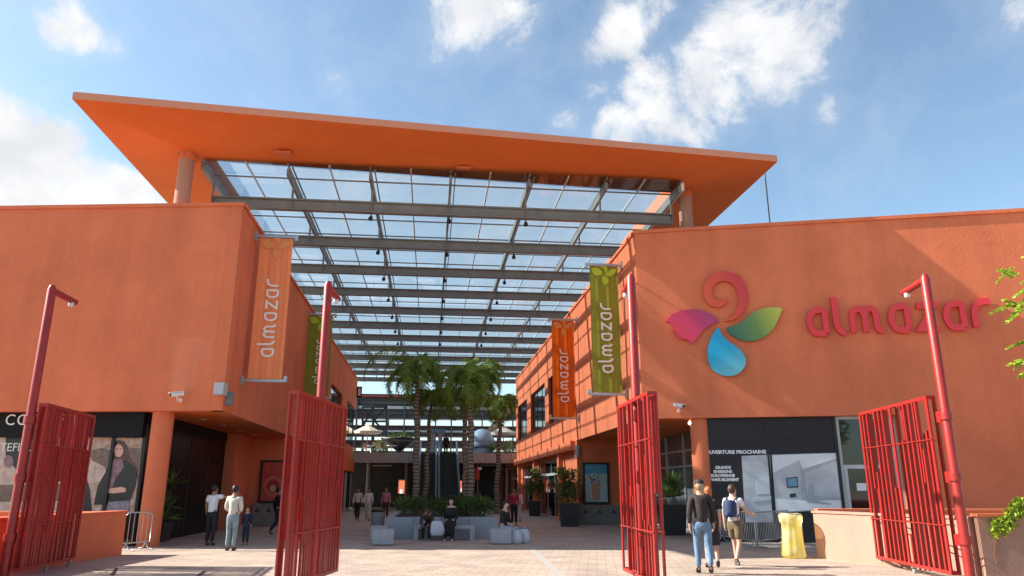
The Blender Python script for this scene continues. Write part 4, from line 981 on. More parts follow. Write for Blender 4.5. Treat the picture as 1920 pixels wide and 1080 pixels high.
for k in range(46):
    a = random.uniform(.06, .96); q = A_.lerp(B_, a) + D * random.uniform(.4, 7); clump(mb, (q.x, q.y, .95 + random.uniform(-.05, .2)), (.35, .35, .26), 190, .09, .05)
tag(mb.build('hedge_planting', HEDGE, loc=(A_.x, A_.y, .7)), 'low green hedge filling the stone planter', 'hedge')
for (px, lab) in ((753, 'spiky yellow green plant at the left end of the planter'), (905, 'spiky yellow green plant at the right end of the planter')):
    q = at(px, 950, Yp + .9); mb = MB()
    for k in range(46):
        a = random.uniform(0, 6.28); e = random.uniform(.3, 1.4); d = Vector((math.cos(a) * math.cos(e), math.sin(a) * math.cos(e), math.sin(e))); leaf(mb, Vector((q.x, q.y, 1.0)), d, random.uniform(.3, .6), .04)
    tag(mb.build('spiky_plant', BUSH, loc=(q.x, q.y, .75)), lab, 'plant')
def pot_plant(x, y, h, w, label, kind='bush', ph=1.1, hh=1.0, tall=1.2):
    t = thing('potted_plant', (x, y, 0), label, 'potted plant')
    mb = MB(); a, b = w * .40, w * .5
    mb.hexa([(x - a, y - a, 0), (x + a, y - a, 0), (x + a, y + a, 0), (x - a, y + a, 0)], [(x - b, y - b, ph), (x + b, y - b, ph), (x + b, y + b, ph), (x - b, y + b, ph)])
    mb.build('pot', mat('anthracite_pot', (.022, .026, .028), .5), t)
    mb = MB()
    if kind == 'bush':
        for k in range(18): v = rv(); clump(mb, (x + v.x * w * .45, y + v.y * w * .4, ph + tall * random.uniform(.15, .9)), (.22, .22, .25), 90, .14, .07)
    else:
        for j in range(7):
            c = Vector((x + random.uniform(-.3, .3), y + random.uniform(-.3, .3), ph + random.uniform(.1, tall * .6)))
            for k in range(40):
                a = random.uniform(0, 6.28); e = random.uniform(-.2, 1.45); d = Vector((math.cos(a) * math.cos(e), math.sin(a) * math.cos(e), math.sin(e))); leaf(mb, c, d, random.uniform(.35, .75), .05)
    mb.build('leaves', BUSH, t)
q = onz(1262, 1003, 0); pot_plant(q.x, q.y, 1, .95, 'spiky plant in a dark square pot left of the right column', 'yucca', 1.05, tall=1.3)
q = onz(1068, 987, 0); pot_plant(q.x, q.y, 1, .95, 'leafy bush in a dark square pot left of the drink poster', 'bush', 1.0, tall=1.5)
q = C(28.5, RL + .7); pot_plant(q.x - .35, q.y - 2.6, 1, .7, 'palm like plant in the dark entrance behind the left column', 'yucca', .6, tall=2.2)
q = at(1002, 975, 48); pot_plant(q.x, 47.5, 1, .8, 'tall thin plant against the right shopfront', 'bush', .9, tall=2.0)

def feather_branch(mb, p, d, ln, n=16):
    d = d.normalized(); q = Vector(p)
    for i in range(n):
        f = i / n; c = q + d * ln * f + Vector((0, 0, -.12 * ln * f * f)); s_ = d.cross(Vector((0, 0, 1))).normalized()
        for sg in (-1, 1):
            v = (s_ * sg + d * .6 + Vector((0, 0, random.uniform(-.2, .3))))
            leaf(mb, c, v, .16 * (1 - .5 * f), .05)
            leaf(mb, c, v + rv() * .5, .12 * (1 - .5 * f), .045)
tt = thing('feathery_tree', (10.9, 13.2, 0), 'feathery yellow green tree reaching in at the right edge', 'tree')
mb = MB(); mb.tube([(11.2, 13.2, 0), (11.1, 13.2, 2.2), (11.2, 13.3, 4.5), (11.0, 13.2, 6.5)], [.16, .12, .09, .04], 10)
for (z, e) in ((3.2, (9.95, 13, 4.1)), (3.9, (9.6, 13.2, 4.7)), (4.6, (9.8, 13.1, 5.5)), (5.2, (10.3, 13, 6.2))): mb.tube([(11.1, 13.2, z), ((11.1 + e[0]) / 2, 13.1, (z + e[2]) / 2 + .1), e], [.05, .035, .015], 7)
mb.build('trunk', mat('brown_bark', (.14, .10, .07), .9, var=.3), tt)
mb = MB()
for k in range(230):
    z = random.uniform(3.55, 6.0); c = Vector((10.2 + random.uniform(-.35, 1.6), 13.2 + random.uniform(-1.0, 1.0), z))
    if abs(z - 4.65) < .22 and random.random() < .7: continue
    d = Vector((-1, 0, 0)) + rv() * .8; feather_branch(mb, c, d, random.uniform(.3, .6), 14)
mb.build('crown', YLEAF, tt)
mb = MB()
for k in range(60):
    a = k / 60; P = onz(1925 - 50 * a, 938 + 58 * a, 1.17 + .0); P = at(1930 - 58 * a, 935 + 62 * a, 14.75)
    P += Vector((random.uniform(-.09, .09), random.uniform(-.1, .15), random.uniform(-.1, .1)))
    for j in range(12): leaf(mb, P + rv() * .05, rv() + Vector((-.6, 0, -.3)), .11, .07)
tag(mb.build('creeper', YLEAF), 'yellow green creeper trailing over the right foreground block', 'creeper')
random.seed(77)
# trees across the road, behind the photographer (seen mirrored in the glass)
for (x, y, h, lab) in ((-14, -22, 11, 'a'), (-4, -26, 9, 'b'), (9, -20, 12, 'c'), (20, -24, 10, 'd')):
    t = thing('roadside_tree', (x, y, 0), 'dark green roadside tree mirrored in the glass', 'tree', 'roadside trees mirrored in the glass')
    mb = MB(); mb.tube([(x, y, 0), (x + .2, y, h * .45), (x, y, h * .8)], [.28, .2, .06], 10); mb.build('trunk', mat('brown_bark', (.14, .10, .07)), t)
    mb = MB()
    for k in range(30): v = rv(); clump(mb, (x + v.x * h * .28, y + v.y * h * .28, h * .62 + v.z * h * .3), (1, 1, .8), 55, .45, .3)
    mb.build('crown', HEDGE, t)

# ================================================================ BENCHES, BLOCKS, BARRIERS, BAG
def block(px0, px1, py, h, dep, label):
    a, b = onz(px0, py, 0), onz(px1, py, 0); Y = (a.y + b.y) / 2; mb = MB(); q = [Vector((a.x, Y, .03)), Vector((b.x, Y, .03)), Vector((b.x, Y, .03)) + D * dep, Vector((a.x, Y, .03)) + D * dep]
    t = thing('concrete_block', ((a.x + b.x) / 2, Y + dep / 2, 0), label, 'block', 'stone blocks around the planter'); mb.hexa(q, [p + Vector((0, 0, h)) for p in q]); mb.build('block', CONC, t)
    mb = MB(); q = [p + Vector((0, 0, -.03)) for p in (q[0] + Vector((.05, .05, 0)), q[1] + Vector((-.05, .05, 0)), q[2] + Vector((-.05, -.05, 0)), q[3] + Vector((.05, -.05, 0)))]; mb.hexa(q, [p + Vector((0, 0, .03)) for p in q]); mb.build('plinth', BLACK, t)
    return (a.x + b.x) / 2, Y
block(698, 737, 1023, .42, .7, 'pale stone block seat nearest at the left of the planter')
block(694, 726, 1014, .42, .6, 'pale stone block seat behind the nearest left one')
block(921, 959, 1021, .42, .9, 'pale stone block seat at the right, with a person sitting on it')
a = onz(782, 1009, 0); b = onz(893, 1009, 0)
t = thing('stone_bench', ((a.x + b.x) / 2, a.y, 0), 'long low grey stone bench against the front of the planter', 'bench')
Yb = min(a.y, Yp - .5) - .02
mb = MB(); mb.hexa([(a.x, Yb, .36), (b.x, Yb, .36), (b.x, Yb + .45, .36), (a.x, Yb + .45, .36)], [(a.x, Yb, .46), (b.x, Yb, .46), (b.x, Yb + .45, .46), (a.x, Yb + .45, .46)]); mb.build('seat', CONC, t)
for x in (a.x + .09, b.x - .09): mb = MB(); mb.box((x, Yb + .225, .18), (.16, .42, .36)); mb.build('leg', CONC, t)
p_ = onz(707, 992, 0); t = thing('litter_bin', (p_.x, p_.y, 0), 'dark grey litter bin behind the left stone seats', 'bin')
mb = MB(); mb.lathe([(.26, 0), (.28, .1), (.28, .7), (.25, .74)], (p_.x, p_.y, 0), 16); mb.build('body', GRAN, t); mb = MB(); mb.lathe([(.285, .68), (.285, .74), (.2, .8)], (p_.x, p_.y, 0), 16); mb.build('lid', BLACK, t)

def barrier(a, b, label, h=1.02, m=ALU):
    a = Vector((*a, 0)); b = Vector((*b, 0)); d = (b - a); L_ = d.length; d.normalize(); Z = Vector((0, 0, 1)); nrm = d.cross(Z)
    t = thing('crowd_barrier', a.lerp(b, .5), label, 'barrier')
    mb = MB(); q = lambda s_, z: a + d * s_ + Z * z
    mb.tube([q(.0, .2), q(0, h - .1), q(.1, h), q(L_ - .1, h), q(L_, h - .1), q(L_, .2), q(.0, .2)], .019, 8); mb.build('frame', m, t)
    n = int(L_ / .12); mb = MB()
    for k in range(1, n): mb.tube([q(L_ * k / n, .2), q(L_ * k / n, h)], .008, 6)
    mb.build('bars', m, t)
    for s_ in (.12, L_ - .12):
        mb = MB(); mb.tube([q(s_, .22), q(s_, .06) + nrm * .1, q(s_, .02) + nrm * .32], .016, 6); mb.tube([q(s_, .22), q(s_, .06) - nrm * .1, q(s_, .02) - nrm * .32], .016, 6); mb.build('foot', m, t)
p1 = onz(1421, 1029, 0); p2 = onz(1352, 1017, 0); p3 = onz(1472, 1019, 0)
barrier((p1.x - .03, p1.y), (p2.x, p2.y), 'metal crowd barrier behind the man with the backpack', h=.98)
barrier((p1.x + .03, p1.y + .03), (p3.x + .2, p3.y), 'metal crowd barrier running behind the yellow bag', h=.98)
barrier((-10.62, 21.2), (-10.2, 21.9), 'metal crowd barrier standing between the low wall and the left column', h=1.0)
# rubbish bag on a ring stand
bp_ = onz(1489, 1046, 0); X, Y = bp_.x, bp_.y
t = thing('rubbish_bag_stand', (X, Y, 0), 'yellow green plastic rubbish bag hanging from a ring stand', 'rubbish bag')
def bagm():
    m = bpy.data.materials.new('yellow_film'); m.use_nodes = True; tr = m.node_tree; b = tr.nodes['Principled BSDF']; b.inputs['Base Color'].default_value = (.80, .82, .10, 1); b.inputs['Roughness'].default_value = .3
    tl = tr.nodes.new('ShaderNodeBsdfTranslucent'); tl.inputs[0].default_value = (.85, .85, .15, 1); ms = tr.nodes.new('ShaderNodeMixShader'); ms.inputs[0].default_value = .55
    tp = tr.nodes.new('ShaderNodeBsdfTransparent'); tp.inputs[0].default_value = (.98, .80, .22, 1); m3 = tr.nodes.new('ShaderNodeMixShader'); m3.inputs[0].default_value = .28; tr.links.new(ms.outputs[0], m3.inputs[1]); tr.links.new(tp.outputs[0], m3.inputs[2])
    rp = tr.nodes.new('ShaderNodeValToRGB'); rp.color_ramp.elements[0].color = (.94, .88, .20, 1); rp.color_ramp.elements[1].color = (.96, .96, .66, 1); rp.color_ramp.elements[0].position = .28; rp.color_ramp.elements[1].position = .62
    tr.links.new(b.outputs[0], ms.inputs[1]); tr.links.new(tl.outputs[0], ms.inputs[2])
    g = tr.nodes.new('ShaderNodeTexCoord'); nz_ = tr.nodes.new('ShaderNodeTexNoise'); nz_.inputs['Scale'].default_value = 9; tr.links.new(g.outputs['Object'], nz_.inputs['Vector']); bu = tr.nodes.new('ShaderNodeBump'); bu.inputs['Strength'].default_value = .7; bu.inputs['Distance'].default_value = .05
    tr.links.new(nz_.outputs['Fac'], bu.inputs['Height']); tr.links.new(bu.outputs[0], b.inputs['Normal']); tr.links.new(nz_.outputs['Fac'], rp.inputs[0]); tr.links.new(rp.outputs[0], b.inputs['Base Color']); tr.links.new(rp.outputs[0], tl.inputs[0]); nz_.inputs['Scale'].default_value = 3.5; tr.links.new(m3.outputs[0], tr.nodes['Material Output'].inputs[0]); return m
YB = bagm(); mb = MB(); n = 40; prof = [(.225, 1.05), (.25, 1.05), (.275, .98), (.27, .84), (.23, .80), (.225, .6), (.235, .4), (.265, .2), (.29, .06), (.24, .012), (.02, .01)]
vs = []; fs = []
for i, (r, z) in enumerate(prof):
    for k in range(n): a = 2 * math.pi * k / n; rr = r * (1 + (.055 * math.sin(a * 9 + i * .5) + .04 * math.sin(a * 5 + z * 4)) * (0 if i < 2 else 1)); vs.append((X + rr * math.cos(a), Y + rr * math.sin(a), z + .01 * math.sin(a * 7) * (i > 1)))
for i in range(len(prof) - 1):
    for k in range(n): fs.append((i * n + k, i * n + (k + 1) % n, (i + 1) * n + (k + 1) % n, (i + 1) * n + k))
mb.add(vs, fs, True); mb.build('bag', YB, t)
mb = MB(); mb.tube([(X + .25 * math.cos(a * .3491), Y + .25 * math.sin(a * .3491), 1.035) for a in range(19)], .013, 6); mb.build('ring', ALU, t)
mb = MB(); mb.tube([(X + .30, Y + .1, 0), (X + .30, Y + .1, 1.0), (X + .2, Y + .06, 1.04)], .018, 8); mb.box((X + .3, Y + .1, .012), (.3, .3, .024)); mb.build('stand', ALU, t)
def paperbag(x, y, w, h, m, label, grp=None, z=0):
    t = thing('shopping_bag', (x, y, z), label, 'bag', grp); mb = MB(); n = 24; vs = []; fs = []; prof = [(.62, 0), (1, .05), (1.08, .35), (1.0, .7), (.8, .92), (.7, 1.0)]
    for i, (r, zz) in enumerate(prof):
        for k in range(n): a = 2 * math.pi * k / n; q = 1 + .10 * math.sin(a * 5 + i) + .05 * math.sin(a * 3 - i * 2); vs.append((x + r * w / 2 * q * math.cos(a), y + r * w * .3 * q * math.sin(a), z + zz * h))
    for i in range(len(prof) - 1):
        for k in range(n): fs.append((i * n + k, i * n + (k + 1) % n, (i + 1) * n + (k + 1) % n, (i + 1) * n + k))
    fs.append(tuple(range(n))[::-1]); mb.add(vs, fs, True); mb.build('sack', m, t)
    mb = MB()
    for s_ in (-1, 1): mb.tube([(x - w * .15, y + s_ * .03, z + h * .97), (x - w * .1, y + s_ * .03, z + h * 1.2), (x + w * .1, y + s_ * .03, z + h * 1.2), (x + w * .15, y + s_ * .03, z + h * .97)], .008, 5)
    mb.build('handle', m, t)
PW = mat('white_bag_film', (.62, .62, .66), .35, color2=(.40, .42, .50), vscale=14, var=.1)
q = onz(968, 1020, 0); paperbag(q.x, q.y, .34, .40, PW, 'white shopping bag beside the right stone seat, the left one of the pair')
q = onz(983, 1019, 0); paperbag(q.x, q.y, .32, .42, PW, 'white shopping bag furthest right beside the stone seat')
# ================================================================ FAR END: TERRACE, ESCALATORS, REAR BUILDING
SF = 61.6
FT = Frame(D * SF, LA, -D)
def tl(px, py, F=FT, off=0): return F.px(px, py, off)
t = thing('terrace', C(SF + 10, 0, 0), 'pale upper terrace slab crossing the far end of the passage', 'terrace')
zt_, zb_ = tl(820, 849)[1], tl(820, 868)[1]; TZ = zt_ - .1
mb = MB()
n_ = 14
for k in range(n_):
    a = LL - .5 + (LR - LL + 1) * k / n_; b = LL - .5 + (LR - LL + 1) * (k + 1) / n_; FT.box(mb, a + .015, b - .015, zb_, zt_, -.12, 0)
mb.build('fascia_panel', mat('pale_grey_cladding', (.48, .45, .42), .6, var=.1), t)
mb = MB(); mb.hexa([C(SF + .13, LL - 6, TZ - .35), C(SF + .13, LR + 6, TZ - .35), C(SF + 25, LR + 6, TZ - .35), C(SF + 25, LL - 6, TZ - .35)], [C(SF + .13, LL - 6, TZ), C(SF + .13, LR + 6, TZ), C(SF + 25, LR + 6, TZ), C(SF + 25, LL - 6, TZ)]); mb.build('floor_slab', CONC, t)
mb = MB()
for k in range(12): FT.box(mb, LL + .2 + k * 1.13, LL + .24 + k * 1.13, zt_, zt_ + .95, -.1, -.06)
FT.box(mb, LL, LR, zt_ + .93, zt_ + .99, -.11, -.05); mb.build('railing', STEEL, t)
for l in (-5, -1.8, 3.2, 6.2): mb = MB(); mb.lathe([(.25, 0), (.25, TZ - .35)], C(SF + 3, l), 16); mb.build('column', mat('dark_column', (.12, .09, .08), .6), t)
# ground floor under the terrace
t = thing('rear_shop', C(SF + 9, 0), 'dark shopfronts under the terrace with two lit orange openings', 'building')
FB = Frame(D * (SF + 9), LA, -D)
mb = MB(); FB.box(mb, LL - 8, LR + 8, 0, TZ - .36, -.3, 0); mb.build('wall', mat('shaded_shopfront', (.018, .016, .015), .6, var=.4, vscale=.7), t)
def rect(F, x0, x1, y0, y1, o0, o1, name, m, parent):
    a, z1_ = F.px(x0, y0, o1); b, z0_ = F.px(x1, y1, o1); mb = MB(); F.box(mb, min(a, b), max(a, b), min(z0_, z1_), max(z0_, z1_), o0, o1); return mb.build(name, m, parent)
lit = mat('lit_orange_shop', (.85, .22, .10), .5, emit=.55); litw = mat('lit_white_shop', (.9, .8, .75), .5, emit=.9)
for (x0, x1, y0, y1) in ((748, 768, 901, 925), (860, 866, 902, 923), (871, 877, 900, 923)):
    o = rect(FB, x0 - 1, x1 + 1, y0 - 2, y1 + 1, 0, .02, 'opening_frame', LALU, t); rect(FB, x0, x1, y0, y1, .02, .04, 'lit_opening', lit, o)
for (x0, x1, y0, y1) in ((750, 754, 918, 925), (759, 763, 919, 925), (862, 865, 916, 922), (873, 876, 914, 922)): rect(FB, x0, x1, y0, y1, .04, .05, 'lit_display', litw, t)
rect(FB, 697, 735, 872, 874, .0, .05, 'strip_light', mat('grey_strip', (.35, .38, .36), .4), t); rect(FB, 900, 955, 871, 874, .0, .05, 'strip_light', mat('grey_strip', (.35, .38, .36)), t)
rect(FB, 924, 950, 881, 885, .0, .06, 'shop_sign', mat('bronze_sign', (.22, .14, .09), .5), t)
# red flag-like banner under the terrace
FQ = Frame(D * (SF - 1.5), LA, -D)
t = thing('shop_banner', FQ.p(FQ.px(897, 900)[0], 2), 'red and white shop banner hanging below the terrace on the right', 'banner')
rect(FQ, 892, 899, 877, 900, 0, .05, 'cloth', mat('red_cloth', (.5, .05, .03), .7), t); rect(FQ, 897, 903, 876, 881, .05, .08, 'white_corner', WHITE, t)
mb = MB(); FQ.box(mb, FQ.px(896, 880)[0] - .03, FQ.px(896, 880)[0] + .03, 0, 3.5, -.06, 0); mb.build('pole', STEEL, t)

# rear building: open storeys with bright rails and red roof bands
t = thing('rear_building', C(96, 0), 'distant rear building of stacked open floors with red bands and bright white parapets', 'building')
FBk = Frame(D * 92, LA, -D)
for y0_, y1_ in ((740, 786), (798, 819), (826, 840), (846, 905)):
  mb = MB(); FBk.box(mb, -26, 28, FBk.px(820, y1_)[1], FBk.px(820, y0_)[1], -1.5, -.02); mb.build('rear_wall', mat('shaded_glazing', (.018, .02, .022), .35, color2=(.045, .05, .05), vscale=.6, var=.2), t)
rdb = mat('red_band', (.36, .05, .035), .6)
FB2 = Frame(D * 84, LA, -D)
for (y0, y1, m, nm, o) in ((739, 749, rdb, 'red_band', .9), (796, 801, rdb, 'red_band', .7), (825, 830, rdb, 'red_band', .6), (755, 758, STEEL, 'rail', .3), (764, 766, ALU, 'rail', .3), (774, 777, STEEL, 'rail', .3), (808, 810, ALU, 'rail', .3)):
    a, z1_ = FBk.px(500, y0, o); b, z0_ = FBk.px(1150, y1, o); mb = MB(); FBk.box(mb, -22, 24, z0_, z1_, -.01, o); mb.build(nm, mat('dark_steel', (.05, .05, .05), .5) if m is STEEL else m, t)
mb = MB()
for k in range(13): l = -9 + k * 1.9; FBk.box(mb, l, l + .16, 4, FBk.px(820, 749)[1], 0.0, .9 if k % 3 == 0 else .25)
mb.build('posts', mat('dark_steel', (.05, .05, .05), .5), t)
# roof over the far part, closing the gap above the terrace
# steel footbridge struts on both sides of the terrace
t = thing('steel_frame', C(74, LL), 'dark steel stair frame on the left side of the terrace', 'steel frame')
FS = Frame(D * 72, LA, -D); mb = MB()
for (x0, y0, x1, y1) in ((680, 762, 680, 848), (700, 762, 700, 848), (725, 760, 725, 848), (680, 763, 726, 763), (680, 790, 726, 790), (682, 768, 722, 810), (700, 763, 680, 800), (700, 790, 725, 763)):
    a = FS.p(*FS.px(x0, y0)); b = FS.p(*FS.px(x1, y1)); mb.bar(a, b, .18, .18)
mb.build('frame', BLACK, t)
t = thing('covered_stair', C(74, LR - 2), 'wooden stair rail slanting up at the right of the terrace', 'stair'); mb = MB()
for dx, dy in ((0, 0), (7, 2)):
    a = FS.p(*FS.px(912 + dx, 812 + dy)); b = FS.p(*FS.px(952 + dx, 762 + dy)); mb.bar(a, b, .16, .3)
mb.build('handrail', mat('wood_rail', (.33, .22, .14), .6, var=.3), t)
mb = MB()
for k in range(9): a = FS.p(*FS.px(914 + 4.6 * k, 811 - 5.6 * k)); b = FS.p(*FS.px(921 + 4.6 * k, 813 - 5.6 * k)); mb.bar(a + D * .4, b + D * .4, .2, .1)
mb.build('steps', STEEL, t)
# umbrellas
def parasol(px, py, wpx, label, Y=65.5):
    F = Frame(D * Y, LA, -D); u, z = F.px(px, py); w_ = abs(F.px(px + wpx, py)[0] - F.px(px - wpx, py)[0]) / 2; zt2 = z; h = w_ * .50
    c = F.p(u, 0); t = thing('parasol', (c.x, c.y, TZ), label, 'parasol', 'beige parasols on the terrace')
    mb = MB(); vs = [(c.x, c.y, zt2)]; n = 8
    for k in range(n): a = 2 * math.pi * (k + .5) / n; vs.append((c.x + w_ * math.cos(a), c.y + w_ * math.sin(a), zt2 - h))
    for k in range(n): a = 2 * math.pi * (k + .5) / n; vs.append((c.x + w_ * .99 * math.cos(a), c.y + w_ * .99 * math.sin(a), zt2 - h - .18))
    mb.add(vs, [(0, 1 + k, 1 + (k + 1) % n) for k in range(n)] + [(1 + k, 1 + n + k, 1 + n + (k + 1) % n, 1 + (k + 1) % n) for k in range(n)]); mb.build('canopy', mat('beige_canvas', (.60, .50, .42), .8, var=.06), t)
    mb = MB(); mb.tube([(c.x, c.y, TZ), (c.x, c.y, zt2)], .04, 8); mb.build('pole', STEEL, t)
parasol(690, 796, 26, 'beige parasol at the left end of the terrace'); parasol(944, 799, 26, 'beige parasol at the right end of the terrace')
# cafe tables and chairs on the terrace
random.seed(12)
def chair_table(l, s_, kind):
    c = C(s_, l, TZ)
    if kind:
        t = thing('cafe_table', c, 'small round pale cafe table on the terrace', 'table', 'cafe tables on the terrace'); mb = MB(); mb.lathe([(.4, .72), (.4, .76)], c, 14); mb.build('table_top', WHITE, t); mb = MB(); mb.lathe([(.2, 0), (.03, .05), (.03, .72)], c, 10); mb.build('pedestal', ALU, t)
    else:
        t = thing('cafe_chair', c, 'pale cafe chair behind the terrace railing', 'chair', 'cafe chairs on the terrace'); mb = MB(); mb.box(c + Vector((0, 0, .45)), (.42, .42, .04)); mb.build('seat', plite, t); mb = MB(); mb.box(c + Vector((0, .2, .72)), (.42, .03, .42)); mb.build('backrest', plite, t)
        for a in (-.18, .18):
            for b in (-.18, .18): mb = MB(); mb.box(c + Vector((a, b, .22)), (.03, .03, .44)); mb.build('leg', BLACK, t)
for (l, s_, k) in ((-5.4, 63, 0), (-4.9, 63.6, 1), (-4.3, 63, 0), (-3.8, 64.2, 0), (-3.2, 63.3, 1), (5.2, 63, 0), (5.8, 63.6, 1), (6.4, 63, 0), (6.9, 64, 0)): chair_table(l, s_, k)
q = at(748, 840, 64.5); t = thing('dark_bowl', (q.x, 64.5, TZ), 'large dark bowl shaped planter on the terrace', 'bowl planter')
mb = MB(); mb.lathe([(.5, 0), (.55, .1), (.25, .35), (.35, .5), (1.5, 1.25), (1.6, 1.45), (1.45, 1.45), (.3, .7)], (q.x, 64.5, TZ), 24); mb.build('bowl', BLACK, t)
mb = MB(); clump(mb, (q.x, 64.5, TZ + 1.55), (1.1, .8, .25), 260, .25, .12); mb.build('plants', HEDGE, t)
q = at(903, 828, 64.0); t = thing('egg_kiosk', (q.x, 64, TZ), 'rounded pale blue egg shaped play kiosk on the terrace', 'kiosk')
mb = MB(); mb.lathe([(.95, 0.15), (1.12, .6), (1.18, .95), (1.05, 1.45), (.75, 1.9), (.35, 2.15), (.05, 2.22)], (q.x, 64, TZ), 24); mb.build('shell', mat('pale_blue_shell', (.22, .36, .55), .4, color2=(.40, .50, .62), vscale=2), t)
mb = MB(); mb.lathe([(1.2, .55), (1.32, .62), (1.32, .72), (1.2, .8)], (q.x, 64, TZ), 24); mb.build('band', mat('dark_blue_band', (.05, .08, .16), .4), t)
mb = MB(); mb.lathe([(.9, 0), (.9, .15)], (q.x, 64, TZ), 20); mb.build('foot', BLACK, t)
for (px, lab) in ((930, 'green shrub in front of the right parasol'), (955, 'green shrub at the right end of the terrace'), (712, 'leafy shrub on the left of the terrace')):
    q = at(px, 840, 62.8); mb = MB(); clump(mb, (q.x, 62.8, TZ + .6), (.6, .4, .55), 320, .2, .1); mb.build; tag(mb.build('terrace_shrub', BUSH, loc=(q.x, 62.8, TZ)), lab, 'shrub')

# escalators
def escalator(xa, xb, label):
    F = Frame(D * 52.5, LA, -D)
    FE = Frame(D * (SF - .1), LA, -D)
    u0 = FE.px(xa, 850)[0]; u1 = FE.px(xb, 850)[0]; s0, s1 = 52.5, SF - .05; z0, z1 = .0, TZ + .05
    base = C(s0, (u0 + u1) / 2, 0); t = thing('escalator', base, label, 'escalator', 'escalators climbing to the terrace')
    n = 26; mb = MB()
    for k in range(n):
        sa = s0 + (s1 - s0) * k / n; sb_ = s0 + (s1 - s0) * (k + 1) / n; za = z0 + (z1 - z0) * (k + 1) / n
        mb.hexa([C(sa, u0 + .12, max(0, za - .5)), C(sa, u1 - .12, max(0, za - .5)), C(sb_, u1 - .12, max(0, za - .5)), C(sb_, u0 + .12, max(0, za - .5))], [C(sa, u0 + .12, za), C(sa, u1 - .12, za), C(sb_, u1 - .12, za), C(sb_, u0 + .12, za)])
    mb.build('steps', mat('dark_steps', (.03, .03, .03), .45, metal=.3), t)
    for u in (u0, u1 - .12):
        mb = MB(); mb.hexa([C(s0 - .6, u, 0), C(s0 - .6, u + .12, 0), C(s0 - .6, u + .12, .95), C(s0 - .6, u, .95)], [C(s1, u, z1 - .5), C(s1, u + .12, z1 - .5), C(s1, u + .12, z1 + 1.0), C(s1, u, z1 + 1.0)]); mb.build('balustrade', mat('blue_grey_panel', (.32, .42, .48), .3, metal=.3), t)
        mb = MB(); mb.bar(C(s0 - .7, u + .06, 1.0), C(s1 + .3, u + .06, z1 + 1.05), .09, .06); mb.build('handrail', BLACK, t)
escalator(787, 819, 'left escalator climbing to the terrace behind the palms'); escalator(821, 857, 'right escalator climbing to the terrace behind the palms')
FE = Frame(D * (SF + .6), LA, -D)
t = thing('escalator_portal', FE.p(FE.px(821, 830)[0], TZ), 'pale blue portal sign over the head of the escalators', 'sign')
rect(FE, 806, 836, 805, 811, 0, .3, 'blue_beam', mat('sky_blue_board', (.16, .36, .52), .5), t); rect(FE, 807, 815, 811, 847, 0, .12, 'pale_panel', mat('pale_blue_board', (.45, .52, .56), .5), t); rect(FE, 822, 829, 811, 847, .0, .12, 'pale_panel', mat('pale_blue_board', (.45, .52, .56)), t)

# ================================================================ PEOPLE
def skin_mesh(nodes, edges, root, sub=1):
    names = list(nodes); idx = {k: i for i, k in enumerate(names)}
    me = bpy.data.meshes.new('s'); me.from_pydata([nodes[k][:3] for k in names], [(idx[a], idx[b]) for a, b in edges], [])
    o = bpy.data.objects.new('s', me); col.objects.link(o); o.modifiers.new('Skin', 'SKIN'); ss = o.modifiers.new('Sub', 'SUBSURF'); ss.levels = sub; ss.render_levels = sub
    if not me.skin_vertices: raise RuntimeError('no skin layer')
    for k in names:
        v = me.skin_vertices[0].data[idx[k]]; r = nodes[k][3]; v.radius = r if isinstance(r, tuple) else (r, r); v.use_root = (k == root)
    dg = bpy.context.evaluated_depsgraph_get(); dg.update(); m2 = bpy.data.meshes.new_from_object(o.evaluated_get(dg)); bpy.data.objects.remove(o); bpy.data.meshes.remove(me)
    m2.polygons.foreach_set('use_smooth', [True] * len(m2.polygons)); return m2
def put(me, name, m, parent, xf):
    me.transform(xf); me.materials.clear(); me.materials.append(m); o = bpy.data.objects.new(name, me); col.objects.link(o); o.parent = parent; return o
BASE = dict(pelvis=(0, 0, .95, .125), waist=(0, .0, 1.10, .118), chest=(0, 0, 1.30, .135), neck0=(0, -.01, 1.45, .07), neck=(0, .0, 1.52, .05), jaw=(0, .025, 1.585, .068), head=(0, .01, 1.66, .092), crown=(0, 0, 1.715, .066), nose=(0, .115, 1.635, .012),
            shL=(-.165, 0, 1.42, .062), elL=(-.215, -.03, 1.14, .044), wrL=(-.22, .05, .90, .029), shR=(.165, 0, 1.42, .062), elR=(.215, -.03, 1.14, .044), wrR=(.22, .05, .90, .029),
            hiL=(-.085, 0, .88, .092), knL=(-.09, .02, .49, .058), anL=(-.09, -.02, .10, .04), toL=(-.10, .13, .035, .034), hiR=(.085, 0, .88, .092), knR=(.09, .02, .49, .058), anR=(.09, -.02, .10, .04), toR=(.10, .13, .035, .034))
